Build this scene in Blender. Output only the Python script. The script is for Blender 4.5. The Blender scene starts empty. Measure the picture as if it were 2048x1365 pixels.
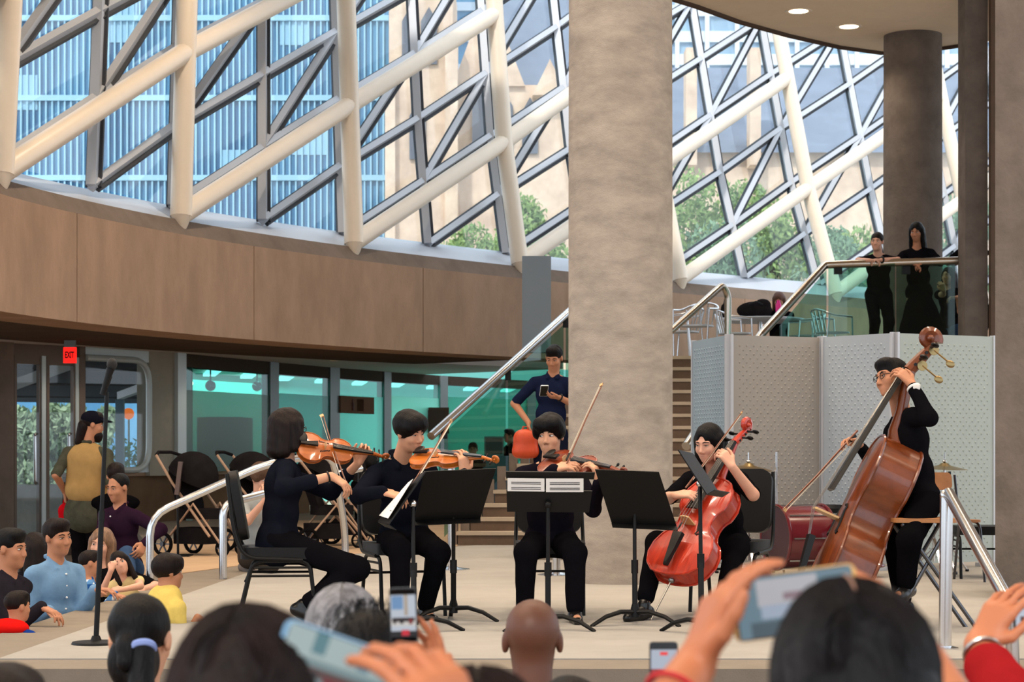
import bpy, bmesh, math, random
import numpy as np
from mathutils import Vector, Matrix, Quaternion, Euler
random.seed(7); rng = np.random.default_rng(7)
S = bpy.context.scene
COL = S.collection
# ---------------------------------------------------------------- camera
HC = 1.03            # eye height above the stage floor (stage floor is z = 0)
FPX = 4000.0         # focal length in pixels of the 2048 x 1365 frame
YH = 905.0           # row of the horizon
cam_d = bpy.data.cameras.new('camera'); cam = bpy.data.objects.new('camera', cam_d); COL.objects.link(cam)
cam.location = (0, 0, HC); cam.rotation_euler = (math.pi/2, 0, 0)
cam_d.sensor_width = 36.0; cam_d.lens = 36.0*FPX/2048.0
cam_d.shift_y = (YH-682.5)/2048.0
cam_d.clip_start = 0.1; cam_d.clip_end = 600
cam_d.dof.use_dof = True; cam_d.dof.focus_distance = 12.2; cam_d.dof.aperture_fstop = 7.0
S.camera = cam
# ---------------------------------------------------------------- sky, lights, exposure
w = bpy.data.worlds.new('overcast_sky'); S.world = w; w.use_nodes = True
nt = w.node_tree; nt.nodes.clear()
wo = nt.nodes.new('ShaderNodeOutputWorld'); wb = nt.nodes.new('ShaderNodeBackground')
wb.inputs['Color'].default_value = (0.80, 0.90, 1.0, 1); wb.inputs['Strength'].default_value = 2.1
nt.links.new(wb.outputs[0], wo.inputs[0])
sun_d = bpy.data.lights.new('sun', 'SUN'); sun_d.energy = 2.4; sun_d.angle = math.radians(3); sun_d.color = (1, .95, .87)
sun = bpy.data.objects.new('sun', sun_d); COL.objects.link(sun); sun.location = (-10, -30, 40); sun.rotation_euler = Vector((.25, .72, -.65)).to_track_quat('-Z', 'Y').to_euler()
S.view_settings.view_transform = 'Standard'; S.view_settings.look = 'None'
S.view_settings.exposure = -0.15; S.view_settings.gamma = 1.0; S.view_settings.use_curve_mapping = False
S.cycles.max_bounces = 5; S.cycles.diffuse_bounces = 3; S.cycles.glossy_bounces = 2
S.cycles.use_adaptive_sampling = True; S.cycles.adaptive_threshold = 0.05
S.cycles.transmission_bounces = 4; S.cycles.transparent_max_bounces = 24
S.cycles.caustics_reflective = False; S.cycles.caustics_refractive = False
S.cycles.sample_clamp_indirect = 4.0; S.cycles.use_light_tree = False

def at(x, y, d):                     # the point seen at pixel (x, y) that is d metres away
    return Vector(((x-1024.0)/FPX*d, d, HC+(YH-y)/FPX*d))
def fl(x, y, z=0.0):                 # the point of a level floor seen at pixel (x, y)
    return at(x, y, (HC-z)*FPX/(y-YH))
# ---------------------------------------------------------------- helpers
def lin(c):
    return tuple(((v/255.0)/12.92 if v/255.0 <= 0.04045 else (((v/255.0)+0.055)/1.055)**2.4) for v in c)
MATS = {}
def mat(name, rgb, rough=0.6, metal=0.0, var=0.0, scale=8.0, stretch=(1, 1, 1), bump=0.0, bscale=None, spec=0.5, coat=0.0,
        alpha=None, emit=None, estr=0.0, rgb2=None, sheen=0.0, obj=True):
    if name in MATS: return MATS[name]
    m = bpy.data.materials.new(name); m.use_nodes = True; MATS[name] = m
    N = m.node_tree.nodes; L = m.node_tree.links
    b = N['Principled BSDF']; c = lin(rgb)
    if rough >= .75 and not metal and not coat and not emit and not sheen:      # matt surfaces: plain diffuse
        N.remove(b); b = N.new('ShaderNodeBsdfDiffuse'); L.new(b.outputs[0], N['Material Output'].inputs[0])
        b.inputs['Color'].default_value = (*c, 1); b.inputs['Roughness'].default_value = .4
    else:
      b.inputs['Base Color'].default_value = (*c, 1); b.inputs['Roughness'].default_value = rough
      b.inputs['Metallic'].default_value = metal; b.inputs['Specular IOR Level'].default_value = spec
    if coat: b.inputs['Coat Weight'].default_value = coat; b.inputs['Coat Roughness'].default_value = 0.08
    if sheen: b.inputs['Sheen Weight'].default_value = sheen
    if emit: b.inputs['Emission Color'].default_value = (*lin(emit), 1); b.inputs['Emission Strength'].default_value = estr; m.cycles.emission_sampling = 'NONE'
    bc = b.inputs[0]
    if var or bump or rgb2:
        tc = N.new('ShaderNodeTexCoord'); mp = N.new('ShaderNodeMapping'); mp.inputs['Scale'].default_value = stretch
        L.new(tc.outputs['Object'], mp.inputs[0])
        nz = N.new('ShaderNodeTexNoise'); nz.inputs['Scale'].default_value = scale; nz.inputs['Detail'].default_value = 6
        nz.inputs['Roughness'].default_value = 0.65
        L.new(mp.outputs[0], nz.inputs[0])
        if var or rgb2:
            cr = N.new('ShaderNodeValToRGB')
            lo = lin(rgb2) if rgb2 else tuple(v*(1-var) for v in c)
            hi = c if rgb2 else tuple(min(1, v*(1+var)) for v in c)
            cr.color_ramp.elements[0].color = (*lo, 1); cr.color_ramp.elements[0].position = 0.32
            cr.color_ramp.elements[1].color = (*hi, 1); cr.color_ramp.elements[1].position = 0.68
            L.new(nz.outputs[0], cr.inputs[0]); L.new(cr.outputs[0], bc)
        if bump:
            bn = N.new('ShaderNodeTexNoise'); bn.inputs['Scale'].default_value = bscale or scale*4; bn.inputs['Detail'].default_value = 4
            L.new(mp.outputs[0], bn.inputs[0])
            bp = N.new('ShaderNodeBump'); bp.inputs['Strength'].default_value = bump; bp.inputs['Distance'].default_value = 0.01
            L.new(bn.outputs[0], bp.inputs['Height']); L.new(bp.outputs[0], b.inputs['Normal'])
    return m
def glass_mat(name, tint, refl=0.06, haze=0.0, hazecol=(200, 220, 225), rough=0.02):
    """thin sheet: light goes straight through, tinted, with a mirror share that grows at grazing angles, and an optional milky film"""
    if name in MATS: return MATS[name]
    m = bpy.data.materials.new(name); m.use_nodes = True; MATS[name] = m
    N = m.node_tree.nodes; L = m.node_tree.links; N.clear()
    o = N.new('ShaderNodeOutputMaterial'); t = N.new('ShaderNodeBsdfTransparent'); t.inputs[0].default_value = (*lin(tint), 1)
    g = N.new('ShaderNodeBsdfGlossy'); g.inputs['Roughness'].default_value = rough
    f = N.new('ShaderNodeLayerWeight'); f.inputs['Blend'].default_value = 0.5
    pw = N.new('ShaderNodeMath'); pw.operation = 'POWER'; pw.inputs[1].default_value = 4.0; L.new(f.outputs['Facing'], pw.inputs[0])
    cl = N.new('ShaderNodeMath'); cl.operation = 'MULTIPLY_ADD'; cl.inputs[1].default_value = .6; cl.inputs[2].default_value = refl*.5; L.new(pw.outputs[0], cl.inputs[0])
    last = t.outputs[0]
    if haze:
        d = N.new('ShaderNodeBsdfDiffuse'); d.inputs[0].default_value = (*lin(hazecol), 1)
        tl = N.new('ShaderNodeBsdfTranslucent'); tl.inputs[0].default_value = (*lin(hazecol), 1)
        a = N.new('ShaderNodeMixShader'); a.inputs[0].default_value = 0.5; L.new(d.outputs[0], a.inputs[1]); L.new(tl.outputs[0], a.inputs[2])
        h = N.new('ShaderNodeMixShader'); h.inputs[0].default_value = haze
        L.new(last, h.inputs[1]); L.new(a.outputs[0], h.inputs[2]); last = h.outputs[0]
    x = N.new('ShaderNodeMixShader'); L.new(cl.outputs[0], x.inputs[0]); L.new(last, x.inputs[1]); L.new(g.outputs[0], x.inputs[2])
    L.new(x.outputs[0], o.inputs[0])
    return m

def tag(o, label=None, cat=None, group=None, kind=None):
    if label: o['label'] = label
    if cat: o['category'] = cat
    if group: o['group'] = group
    if kind: o['kind'] = kind
    return o
def empty(name, loc=(0, 0, 0), rz=0.0, parent=None, mtx=None):
    o = bpy.data.objects.new(name, None); COL.objects.link(o); o.empty_display_size = 0.1
    if mtx is not None: o.matrix_world = mtx
    else: o.location = loc; o.rotation_euler = (0, 0, rz)
    if parent: o.parent = parent
    return o
def copy_tree(o, parent=None):
    c = o.copy(); COL.objects.link(c); c.parent = parent
    for ch in list(o.children): copy_tree(ch, c)
    return c
def frame_from(z, x=None):
    z = Vector(z).normalized()
    r = Vector(x) if x is not None else (Vector((1, 0, 0)) if abs(z.x) < 0.9 else Vector((0, 1, 0)))
    x = (r - z*r.dot(z)).normalized(); y = z.cross(x)
    return Matrix((x, y, z)).transposed()

class MB:
    def __init__(s): s.v = []; s.f = []; s.m = []; s.mi = 0
    def add(s, vs, fs):
        o = len(s.v); s.v.extend(Vector(p) for p in vs); s.f.extend(tuple(i+o for i in f) for f in fs); s.m.extend([s.mi]*len(fs)); return s
    def hexa(s, p):      # 4 bottom + 4 top points
        return s.add(p, [(3, 2, 1, 0), (4, 5, 6, 7), (0, 1, 5, 4), (1, 2, 6, 5), (2, 3, 7, 6), (3, 0, 4, 7)])
    def box(s, c, size, M=None, taper=1.0):
        a, b, h = (v/2 for v in size); c = Vector(c); P = []
        for z, k in ((-h, 1), (h, taper)):
            for x, y in ((-a, -b), (a, -b), (a, b), (-a, b)):
                q = Vector((x*k, y*k, z)); P.append(c+(M @ q if M else q))
        return s.hexa(P)
    def rbox(s, c, size, r, M=None, n=3):   # box with rounded corners in its x-y outline
        a, b, h = size[0]/2-r, size[1]/2-r, size[2]
        poly = []
        for cx, cy, a0 in ((a, b, 0), (-a, b, 90), (-a, -b, 180), (a, -b, 270)):
            for k in range(n+1):
                t = math.radians(a0+90*k/n); poly.append((cx+r*math.cos(t), cy+r*math.sin(t)))
        return s.prism(poly, -h/2, h/2, c, M)
    def prism(s, poly, z0, z1, c=(0, 0, 0), M=None):
        c = Vector(c); n = len(poly); P = []
        for z in (z0, z1):
            for x, y in poly:
                q = Vector((x, y, z)); P.append(c+(M @ q if M else q))
        return s.add(P, [tuple(range(n-1, -1, -1)), tuple(range(n, 2*n))]+[(i, (i+1) % n, n+(i+1) % n, n+i) for i in range(n)])
    def bar(s, p0, p1, w, h, up=(0, 0, 1)):
        p0 = Vector(p0); p1 = Vector(p1); z = p1-p0
        M = frame_from(z, Vector(up).cross(z) if Vector(up).cross(z).length > 1e-6 else None)
        return s.box((p0+p1)/2, (w, h, z.length), M)
    def cyl(s, p0, p1, r0, r1=None, n=12, caps=True):
        return s.tube([p0, p1], [r0, r0 if r1 is None else r1], n, caps)
    def tube(s, pts, r, n=8, caps=True, closed=False, flat=1.0):
        pts = [Vector(p) for p in pts]; k = len(pts)
        rs = r if isinstance(r, (list, tuple)) else [r]*k
        T = []
        for i in range(k):
            a = pts[(i-1) % k] if (closed or i > 0) else pts[i]; b = pts[(i+1) % k] if (closed or i < k-1) else pts[i]
            T.append((b-a).normalized() if (b-a).length > 1e-9 else Vector((0, 0, 1)))
        F = frame_from(T[0]); X = F.col[0].copy(); P = []
        for i in range(k):
            X = (X - T[i]*X.dot(T[i])).normalized(); Y = T[i].cross(X)
            for j in range(n):
                t = 2*math.pi*j/n; P.append(pts[i]+(X*math.cos(t)*flat+Y*math.sin(t))*rs[i])
        f = []
        for i in range(k if closed else k-1):
            a = i*n; b = ((i+1) % k)*n
            for j in range(n): f.append((a+j, a+(j+1) % n, b+(j+1) % n, b+j))
        if caps and not closed: f += [tuple(range(n-1, -1, -1)), tuple(range((k-1)*n, k*n))]
        return s.add(P, f)
    def lathe(s, prof, n=24, c=(0, 0, 0), M=None, caps=True):
        c = Vector(c); P = []; k = len(prof)
        for r, z in prof:
            for j in range(n):
                t = 2*math.pi*j/n; q = Vector((r*math.cos(t), r*math.sin(t), z)); P.append(c+(M @ q if M else q))
        f = []
        for i in range(k-1):
            for j in range(n): f.append((i*n+j, i*n+(j+1) % n, (i+1)*n+(j+1) % n, (i+1)*n+j))
        if caps: f += [tuple(range(n-1, -1, -1)), tuple(range((k-1)*n, k*n))]
        return s.add(P, f)
    def ell(s, c, r, M=None, nu=14, nv=9):
        c = Vector(c); P = []; f = []
        if not hasattr(r, '__len__'): r = (r, r, r)
        for i in range(nv+1):
            ph = math.pi*i/nv
            for j in range(nu):
                t = 2*math.pi*j/nu; q = Vector((r[0]*math.sin(ph)*math.cos(t), r[1]*math.sin(ph)*math.sin(t), -r[2]*math.cos(ph)))
                P.append(c+(M @ q if M else q))
        for i in range(nv):
            for j in range(nu): f.append((i*nu+j, i*nu+(j+1) % nu, (i+1)*nu+(j+1) % nu, (i+1)*nu+j))
        return s.add(P, f)
    def build(s, name, mats, parent=None, smooth=True, angle=40, origin=None):
        me = bpy.data.meshes.new(name); o0 = Vector(origin) if origin is not None else Vector((0, 0, 0))
        me.from_pydata([p-o0 for p in s.v], [], s.f); 
        for m in (mats if isinstance(mats, (list, tuple)) else [mats]): me.materials.append(m)
        if len(me.materials) > 1: me.polygons.foreach_set('material_index', s.m)
        if smooth:
            me.polygons.foreach_set('use_smooth', [True]*len(me.polygons))
            try: me.set_sharp_from_angle(angle=math.radians(angle))
            except Exception: pass
        o = bpy.data.objects.new(name, me); COL.objects.link(o); o.location = o0
        if parent: o.parent = parent
        return o
def one(name, mats, label=None, cat=None, group=None, kind=None, parent=None, smooth=True, **k):
    """context for a thing that is one mesh"""
    b = MB(); b._fin = lambda: tag(b.build(name, mats, parent, smooth, **k), label, cat, group, kind); return b
def bez(p, n=8):         # smooth Catmull-Rom curve through the points
    p = [Vector(q) for q in p]; q = [p[0]*2-p[1]]+p+[p[-1]*2-p[-2]]; out = []
    for i in range(1, len(q)-2):
        for k in range(n):
            t = k/n; a, b, c, d = q[i-1], q[i], q[i+1], q[i+2]
            out.append(0.5*((2*b)+(c-a)*t+(2*a-5*b+4*c-d)*t*t+(3*b-a-3*c+d)*t*t*t))
    return out+[p[-1]]
def fillet(p, r=0.06, n=4):      # round the corners of a polyline
    p = [Vector(q) for q in p]; out = [p[0]]
    for i in range(1, len(p)-1):
        a = p[i-1]-p[i]; b = p[i+1]-p[i]; k = min(r, a.length*.45, b.length*.45)
        A = p[i]+a.normalized()*k; B = p[i]+b.normalized()*k
        for j in range(n+1):
            t = j/n; out.append(A*(1-t)**2+p[i]*2*t*(1-t)+B*t*t)
    return out+[p[-1]]
# ---------------------------------------------------------------- materials of the place
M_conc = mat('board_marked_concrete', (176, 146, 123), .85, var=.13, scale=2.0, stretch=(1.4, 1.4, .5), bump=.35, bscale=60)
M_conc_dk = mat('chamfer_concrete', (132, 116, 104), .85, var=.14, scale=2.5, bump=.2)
M_beam = mat('shaded_beam_concrete', (96, 82, 72), .9, var=.12, scale=2)  # band concrete made darker: shade under the beam is put into the colour
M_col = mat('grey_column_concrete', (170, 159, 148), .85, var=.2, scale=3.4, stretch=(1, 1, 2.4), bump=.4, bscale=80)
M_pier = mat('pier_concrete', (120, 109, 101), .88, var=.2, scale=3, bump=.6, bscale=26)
M_bronze = mat('brown_joint_strip', (92, 70, 52), .7, var=.1)
M_stage = mat('stage_carpet', (166, 161, 154), .95, var=.06, scale=2.0, bump=.25, bscale=260)
M_border = mat('stage_border_concrete', (140, 130, 118), .9, var=.08, scale=3, bump=.2, bscale=120)
M_lobby = mat('lobby_floor', (190, 160, 130), .8, var=.08, scale=2, bump=.1)
M_lower = mat('lower_floor', (150, 133, 118), .9, var=.1, scale=2)
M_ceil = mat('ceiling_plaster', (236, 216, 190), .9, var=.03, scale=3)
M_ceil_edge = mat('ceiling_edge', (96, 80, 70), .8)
M_soffit = mat('soffit_white', (206, 198, 190), .8)
M_tube = mat('cream_painted_steel', (240, 222, 200), .35, var=.02, scale=5)
M_alu = mat('aluminium_glazing_bar', (196, 198, 204), .45, metal=.3)
M_gask = mat('dark_gasket', (52, 54, 60), .6)
M_sill = mat('white_sill_metal', (205, 208, 216), .45, metal=.2)
M_glass = glass_mat('clear_glazing', (250, 253, 254), .05, haze=.015, hazecol=(210, 230, 240))
M_green = glass_mat('green_tinted_glass', (196, 226, 218), .06)
M_teal = glass_mat('restaurant_glass', (170, 222, 218), .08)
M_frost = glass_mat('frosted_film', (150, 200, 196), .03, haze=.62, hazecol=(160, 205, 198), rough=.3)
M_chrome = mat('brushed_steel', (214, 214, 216), .2, metal=1.0)
M_brass = mat('bronzed_steel_rail', (190, 178, 165), .22, metal=1.0)
M_frame = mat('brown_door_frame', (118, 100, 88), .5, metal=.3)
M_framel = mat('pale_window_frame', (206, 214, 212), .4, metal=.3)
M_mull = mat('grey_mullion', (110, 116, 114), .45, metal=.4)
M_black = mat('black_powder_coat', (13, 13, 14), .5, spec=.25)
M_riser = mat('stair_riser', (112, 92, 77), .85, var=.12, scale=4)
M_tread = mat('stair_tread', (190, 172, 150), .8, var=.08, scale=4)

ZL = -0.40                          # level of the sunken floor where the audience sits
# ---------------------------------------------------------------- floors
stg = [(-2.98, 9.5), (9.5, 9.5), (9.5, 24), (9.5, 46), (-3.2, 46), (-6.0, 31), (-4.1, 22.5), (-3.75, 19), (-3.55, 16.6), (-2.72, 16.0)]
b = MB(); b.prism(stg, -0.7, 0.0); floor = tag(b.build('floor', M_border, smooth=False), 'beige stage platform and lobby floor under the musicians', 'floor', kind='structure')
b = MB(); b.prism([(-2.55, 9.92), (9, 9.92), (9, 22.0), (-.4, 22.0), (-2.15, 19.2), (-2.3, 15.8)], 0.0, 0.006)
tag(b.build('carpet', M_stage, floor, smooth=False), 'pale carpet field')
b = MB(); b.prism([(-2.9, 16.6), (-2.15, 19.2), (-.6, 21.9), (-.6, 30), (-3.9, 30), (-4.0, 22.3), (-3.5, 16.9)], 0.0, 0.005)
tag(b.build('lobby_paving', M_lobby, floor, smooth=False), 'warm tan lobby paving')
b = MB(); b.add([(-30, -6, ZL), (30, -6, ZL), (30, 34, ZL), (-30, 34, ZL)], [(0, 1, 2, 3)])
tag(b.build('floor_lower', M_lower, smooth=False), 'sunken lower floor around the stage', 'floor', kind='structure')

# ---------------------------------------------------------------- leaning window wall
VZ = 2.9
VERT = [  # image points of base, first, second, third node of each upright
    [(-300, 215), (-270, -250), (-250, -720), (-230, -1190)],
    [(2, 345), (22, -52), (40, -445), (58, -840)],
    [(362, 430), (371, 104), (380, -215), (388, -535)],
    [(708, 485), (699, 210), (690, -65), (680, -340)],
    [(1040, 525), (1008, 284), (990, 28), (973, -228)],
    [(1361, 558), (1318, 333), (1281, 90), (1245, -150)],
    [(1672, 586), (1616, 377), (1575, 156), (1534, -65)],
    [(1968, 611), (1925, 400), (1882, 192), (1840, -20)],
    [(2240, 634), (2200, 425), (2160, 220), (2120, 10)]]
VN = []
for col in VERT:
    d0 = VZ*FPX/(YH-col[0][1]); VN.append([at(x, y, d0+.3*k) for k, (x, y) in enumerate(col)])
def wp(u, v):        # point of the tube lattice surface, u in modules, v in levels
    i = min(max(int(math.floor(u)), 0), len(VN)-2); k = min(max(int(math.floor(v)), 0), 2); a = u-i; c = v-k
    return (VN[i][k]*(1-a)+VN[i+1][k]*a)*(1-c)+(VN[i][k+1]*(1-a)+VN[i+1][k+1]*a)*c
GOFF = Vector((-.22, .7, .2))
def gp(u, v): return wp(u, v)+GOFF
NU = len(VN)-1
win = tag(empty('window_1', VN[3][0]), 'tall leaning glass wall of cream steel tubes and diamond panes', 'window', kind='structure')
def wpart(name, mb, m, label=None, **k):
    o = mb.build(name, m, None, **k); o.parent = win; o.matrix_parent_inverse = win.matrix_world.inverted(); 
    if label: o['label'] = label
    return o
bpy.context.view_layer.update()
win_inv = Matrix.Translation(-VN[3][0])
def wpart(name, mb, m, label=None, **k):
    mb.v = [p-VN[3][0] for p in mb.v]; o = mb.build(name, m, win, **k)
    if label: o['label'] = label
    return o
for i in range(NU+1):
    b = MB(); b.tube([VN[i][0]-Vector((0, 0, .02))]+VN[i][1:3]+[wp(i, 2.8)], .135, 14); wpart('tube_upright', b, M_tube)
    b = MB(); b.lathe([(.13, 0), (.09, -.12), (.05, -.2)], 12, VN[i][0]); wpart('tube_foot', b, M_tube)
for i in range(-2, NU):
    pts = [(u, u-i) for u in (np.arange(0, NU+1)) if 0 <= u-i <= 2.999]
    pts = [wp(u, v) for u, v in pts]
    if len(pts) >= 2: b = MB(); b.tube(pts, .125, 14); wpart('tube_diagonal', b, M_tube)
b = MB()
for i in range(2*NU+1):
    u = i/2; bb = MB(); bb.mi = 0
    P = [gp(u, k*.5) for k in range(0, 6)]
    for a, c in zip(P, P[1:]):
        bb.mi = 0; bb.bar(a, c, .11, .16, up=(0, -1, 0)); bb.mi = 1; bb.bar(a+Vector((0, .1, 0)), c+Vector((0, .1, 0)), .19, .06, up=(0, -1, 0))
    wpart('mullion', bb, [M_alu, M_gask], smooth=False)
def rake(p, q):
    bb = MB(); bb.mi = 0; bb.bar(p, q, .085, .13, up=(0, -1, 0)); bb.mi = 1; o = Vector((0, .09, 0)); bb.bar(p+o, q+o, .17, .05, up=(0, -1, 0))
    wpart('glazing_bar', bb, [M_alu, M_gask], smooth=False)
V0 = 0.0
for i2 in range(2*NU):
    u0, u1 = i2/2, i2/2+.5
    for k in range(-14, 8):
        va, vb = u0-0 + k*.5, u0 + k*.5+.5          # line v = u + k/2
        if vb+.5 <= 0 or va >= 2.5: continue
        va2 = max(va, 0.0); ua = u0+(va2-va)
        if vb > 2.5: vb2 = 2.5; ub = u1-(vb-2.5)
        else: vb2, ub = vb, u1
        if vb > 0: rake(gp(ua, va2), gp(ub, vb2))
        # panes of the cell above this line
        quad = [(u0, va), (u1, vb), (u1, vb+.5), (u0, va+.5)]
        steep = (k % 2 == 0) if i2 % 2 == 1 else (k % 2 == 1)
        if steep and va >= 0 and vb+.5 <= 2.5:
            rake(gp(u0, va), gp(u1, vb+.5))
            polys = [[quad[0], quad[1], quad[2]], [quad[0], quad[2], quad[3]]]
        else: polys = [quad]
        for pl in polys:
            pp = []
            n = len(pl)
            for j in range(n):           # clip at the sill
                (a1, b1), (a2, b2) = pl[j], pl[(j+1) % n]
                if b1 >= 0: pp.append((a1, b1))
                if (b1 < 0) != (b2 < 0): t = b1/(b1-b2); pp.append((a1+(a2-a1)*t, 0.0))
            pp = [(a, min(c, 2.5)) for a, c in pp]
            if len(pp) < 3: continue
            P = [gp(a, c)+Vector((0, .06, 0)) for a, c in pp]; m = len(P)
            bb = MB(); bb.add(P+[q+Vector((0, .02, 0)) for q in P], [tuple(range(m)), tuple(range(2*m-1, m-1, -1))]+[(j, m+j, m+(j+1) % m, (j+1) % m) for j in range(m)])
            wpart('pane', bb, M_glass, smooth=False)
# curve of the concrete band below the glass, following the feet of the uprights
base = bez([VN[i][0] for i in range(NU+1)], 8)
def nrm(i):
    a = base[max(i-1, 0)]; c = base[min(i+1, len(base)-1)]; t = (c-a); return Vector((-t.y, t.x, 0)).normalized()
def strip(prof, i0, i1, gap=0.0):
    bb = MB(); n = len(prof); P = []
    for i in range(i0, i1+1):
        t = (base[min(i+1, len(base)-1)]-base[max(i-1, 0)]).normalized()
        s = gap if i == i0 else (-gap if i == i1 else 0)
        for o, z in prof: q = base[i]+nrm(i)*o+t*s; P.append(Vector((q.x, q.y, z)))
    f = [tuple(range(n-1, -1, -1)), tuple(range((i1-i0)*n, (i1-i0+1)*n))]
    for i in range(i1-i0):
        for j in range(n): f.append((i*n+j, i*n+(j+1) % n, (i+1)*n+(j+1) % n, (i+1)*n+j))
    return bb.add(P, f)
zb, zt = HC+1.44, HC+2.84
band = tag(empty('wall_back', (0, 0, 0)), 'curved board-marked concrete balcony band below the glass wall', 'wall', kind='structure')
js = [0, 11, 19, 27, 35, 43, 51, 59, 64]
for a, c in zip(js, js[1:]):
    strip([(-.12, zb), (.6, zb), (.6, zt-.2), (-.12, zt-.2)], a, c, .009).build('concrete_panel', M_conc, band, smooth=False)
strip([(-.12, zt-.2), (1.0, zt-.2), (1.0, zt), (.02, zt)], 0, 64).build('chamfered_cap', M_conc_dk, band, smooth=False)
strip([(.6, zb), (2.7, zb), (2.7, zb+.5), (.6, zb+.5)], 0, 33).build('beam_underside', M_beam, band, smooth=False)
strip([(.05, zt+.002), (1.05, zt+.06), (1.05, zt+.33), (.75, zt+.31)], 0, 64).build('window_sill', M_sill, band, smooth=False)
strip([(2.7, zb+.03), (12.0, zb+.03), (12.0, zb+.4), (2.7, zb+.4)], 0, 40).build('soffit_panel', M_soffit, band, smooth=False)
# ---------------------------------------------------------------- ceiling disc with downlights
ZC = HC+5.7
edge = [(1350, -3), (1392, 10), (1478, 41), (1578, 69), (1679, 92), (1765, 104), (1886, 94), (1933, 87)]
ep = []
for x, y in edge:
    d = 5.7*FPX/(YH-y); ep.append(((x-1024)/FPX*d, d))
ep = [(-.6, 7), (-.6, 12), (-.3, 17), (.6, 21.5), (1.25, 23.4)]+ep+[(7.6, 27.2), (9.6, 25.5), (12, 24), (12, 7)]
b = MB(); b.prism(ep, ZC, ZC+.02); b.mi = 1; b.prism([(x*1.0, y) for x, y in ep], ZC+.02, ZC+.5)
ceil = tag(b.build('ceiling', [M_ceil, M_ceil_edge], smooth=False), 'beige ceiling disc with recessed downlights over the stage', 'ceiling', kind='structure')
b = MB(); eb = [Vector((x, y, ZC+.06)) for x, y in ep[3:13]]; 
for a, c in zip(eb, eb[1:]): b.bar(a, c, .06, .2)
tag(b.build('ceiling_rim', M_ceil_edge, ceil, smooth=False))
M_lamp = mat('lamp_lens', (255, 226, 180), .4, emit=(255, 226, 180), estr=14.0)
M_lring = mat('lamp_ring', (225, 205, 180), .5)
def downlight(p, z, power, r=.1, label=None, cat='lamp', grp=None, lens=M_lamp, spot=True):
    e = tag(empty('downlight', (p[0], p[1], z)), label, cat, grp)
    bb = MB(); bb.lathe([(r*1.0, .0), (r*1.0, -.004), (r*1.35, -.012), (r*1.42, -.0), (r*1.42, .01)], 20, caps=False); bb.build('trim_ring', M_lring, e)
    bb = MB(); bb.lathe([(r, -.006), (r*.98, -.003)], 20); bb.build('lens', lens, e)
    if power:
        ld = bpy.data.lights.new('downlight_bulb', 'SPOT'); ld.energy = power; ld.spot_size = math.radians(125); ld.spot_blend = .6; ld.color = (1, .83, .64)
        ld.shadow_soft_size = .12
        lo = bpy.data.objects.new('bulb', ld); COL.objects.link(lo); lo.parent = e; lo.location = (0, 0, -.05)
    return e
cl = []
for n, (x, y) in enumerate([(1597, 22), (1698, 53), (1490, -8)]):
    d = 5.7*FPX/(YH-y)
    downlight(((x-1024)/FPX*d, d), ZC, 90, .125, ['lit round downlight in ceiling disc, left of the two in full view', 'lit round downlight in ceiling disc nearest the far column',
              'lit downlight cut by the top edge of the picture'][n], 'lamp', 'ceiling downlights')
for x in (.6, 3.2, 5.8, 8.4):
    for y in (9.0, 12.2, 15.4, 18.6):
        if abs(x-.6) < .1 and abs(y-15.4) < .1: y = 14.4
        downlight((x, y), ZC, 300, .125, 'ceiling downlight over the stage, above the picture', 'lamp', 'downlights above the picture')
b = MB(); b.box((0, 11.2, 10.0), (34, 31.5, .5)); tag(b.build('ceiling_roof', M_ceil, smooth=False), 'high roof of the hall above the picture', 'ceiling', kind='structure')
for x in (-9.0, -5.5, -2.2):  # unseen roof lamps added to warm and brighten the hall
    for y in (6.5, 12.0, 17.5, 22.5):
        if x == -2.2 or y < 22: downlight((x, y), 9.75, 800, .16, 'added roof downlight out of view, brightening the hall', 'lamp', 'added roof lamps out of view')
# small soffit lights under the band
for n, (x, y, lb) in enumerate([(163, 688, 'tiny recessed light in white soffit beside the exit sign'), (228, 690, 'tiny recessed light in white soffit above the microphone'), (455, 707, 'tiny recessed light in soffit above frosted glass'), (668, 720, 'tiny recessed light in soffit above the notice board')]):
    d = (zb+.03-HC)*FPX/(YH-y); p = at(x, y, d)
    downlight((p.x, p.y), zb+.03, 18, .05, lb, 'lamp', 'soffit lights')
# ---------------------------------------------------------------- columns and piers
def column(c, r, z0, z1, m, label):
    b = MB(); b.lathe([(r, z0), (r*.995, (z0+z1)/2), (r*.98, z1)], 48, (c[0], c[1], 0))
    return tag(b.build('concrete_column', m, smooth=True), label, 'column', kind='structure')
column((.859, 15.84), .413, 0, ZC, M_col, 'thick round concrete column behind the seated viola player')
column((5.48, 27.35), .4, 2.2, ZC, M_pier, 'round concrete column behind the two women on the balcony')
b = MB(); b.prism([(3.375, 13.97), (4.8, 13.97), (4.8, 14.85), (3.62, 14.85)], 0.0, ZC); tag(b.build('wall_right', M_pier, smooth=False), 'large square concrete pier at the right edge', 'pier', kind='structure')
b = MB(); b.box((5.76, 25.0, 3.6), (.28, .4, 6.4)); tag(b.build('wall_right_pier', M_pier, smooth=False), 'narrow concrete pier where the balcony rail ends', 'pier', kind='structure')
b = MB(); b.box((6.55, 24.7, 3.6), (1.3, .12, 6.4)); tag(b.build('wall_right_recess', M_bronze, smooth=False), 'dark brown recessed strip between the piers', 'wall', kind='structure')
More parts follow.
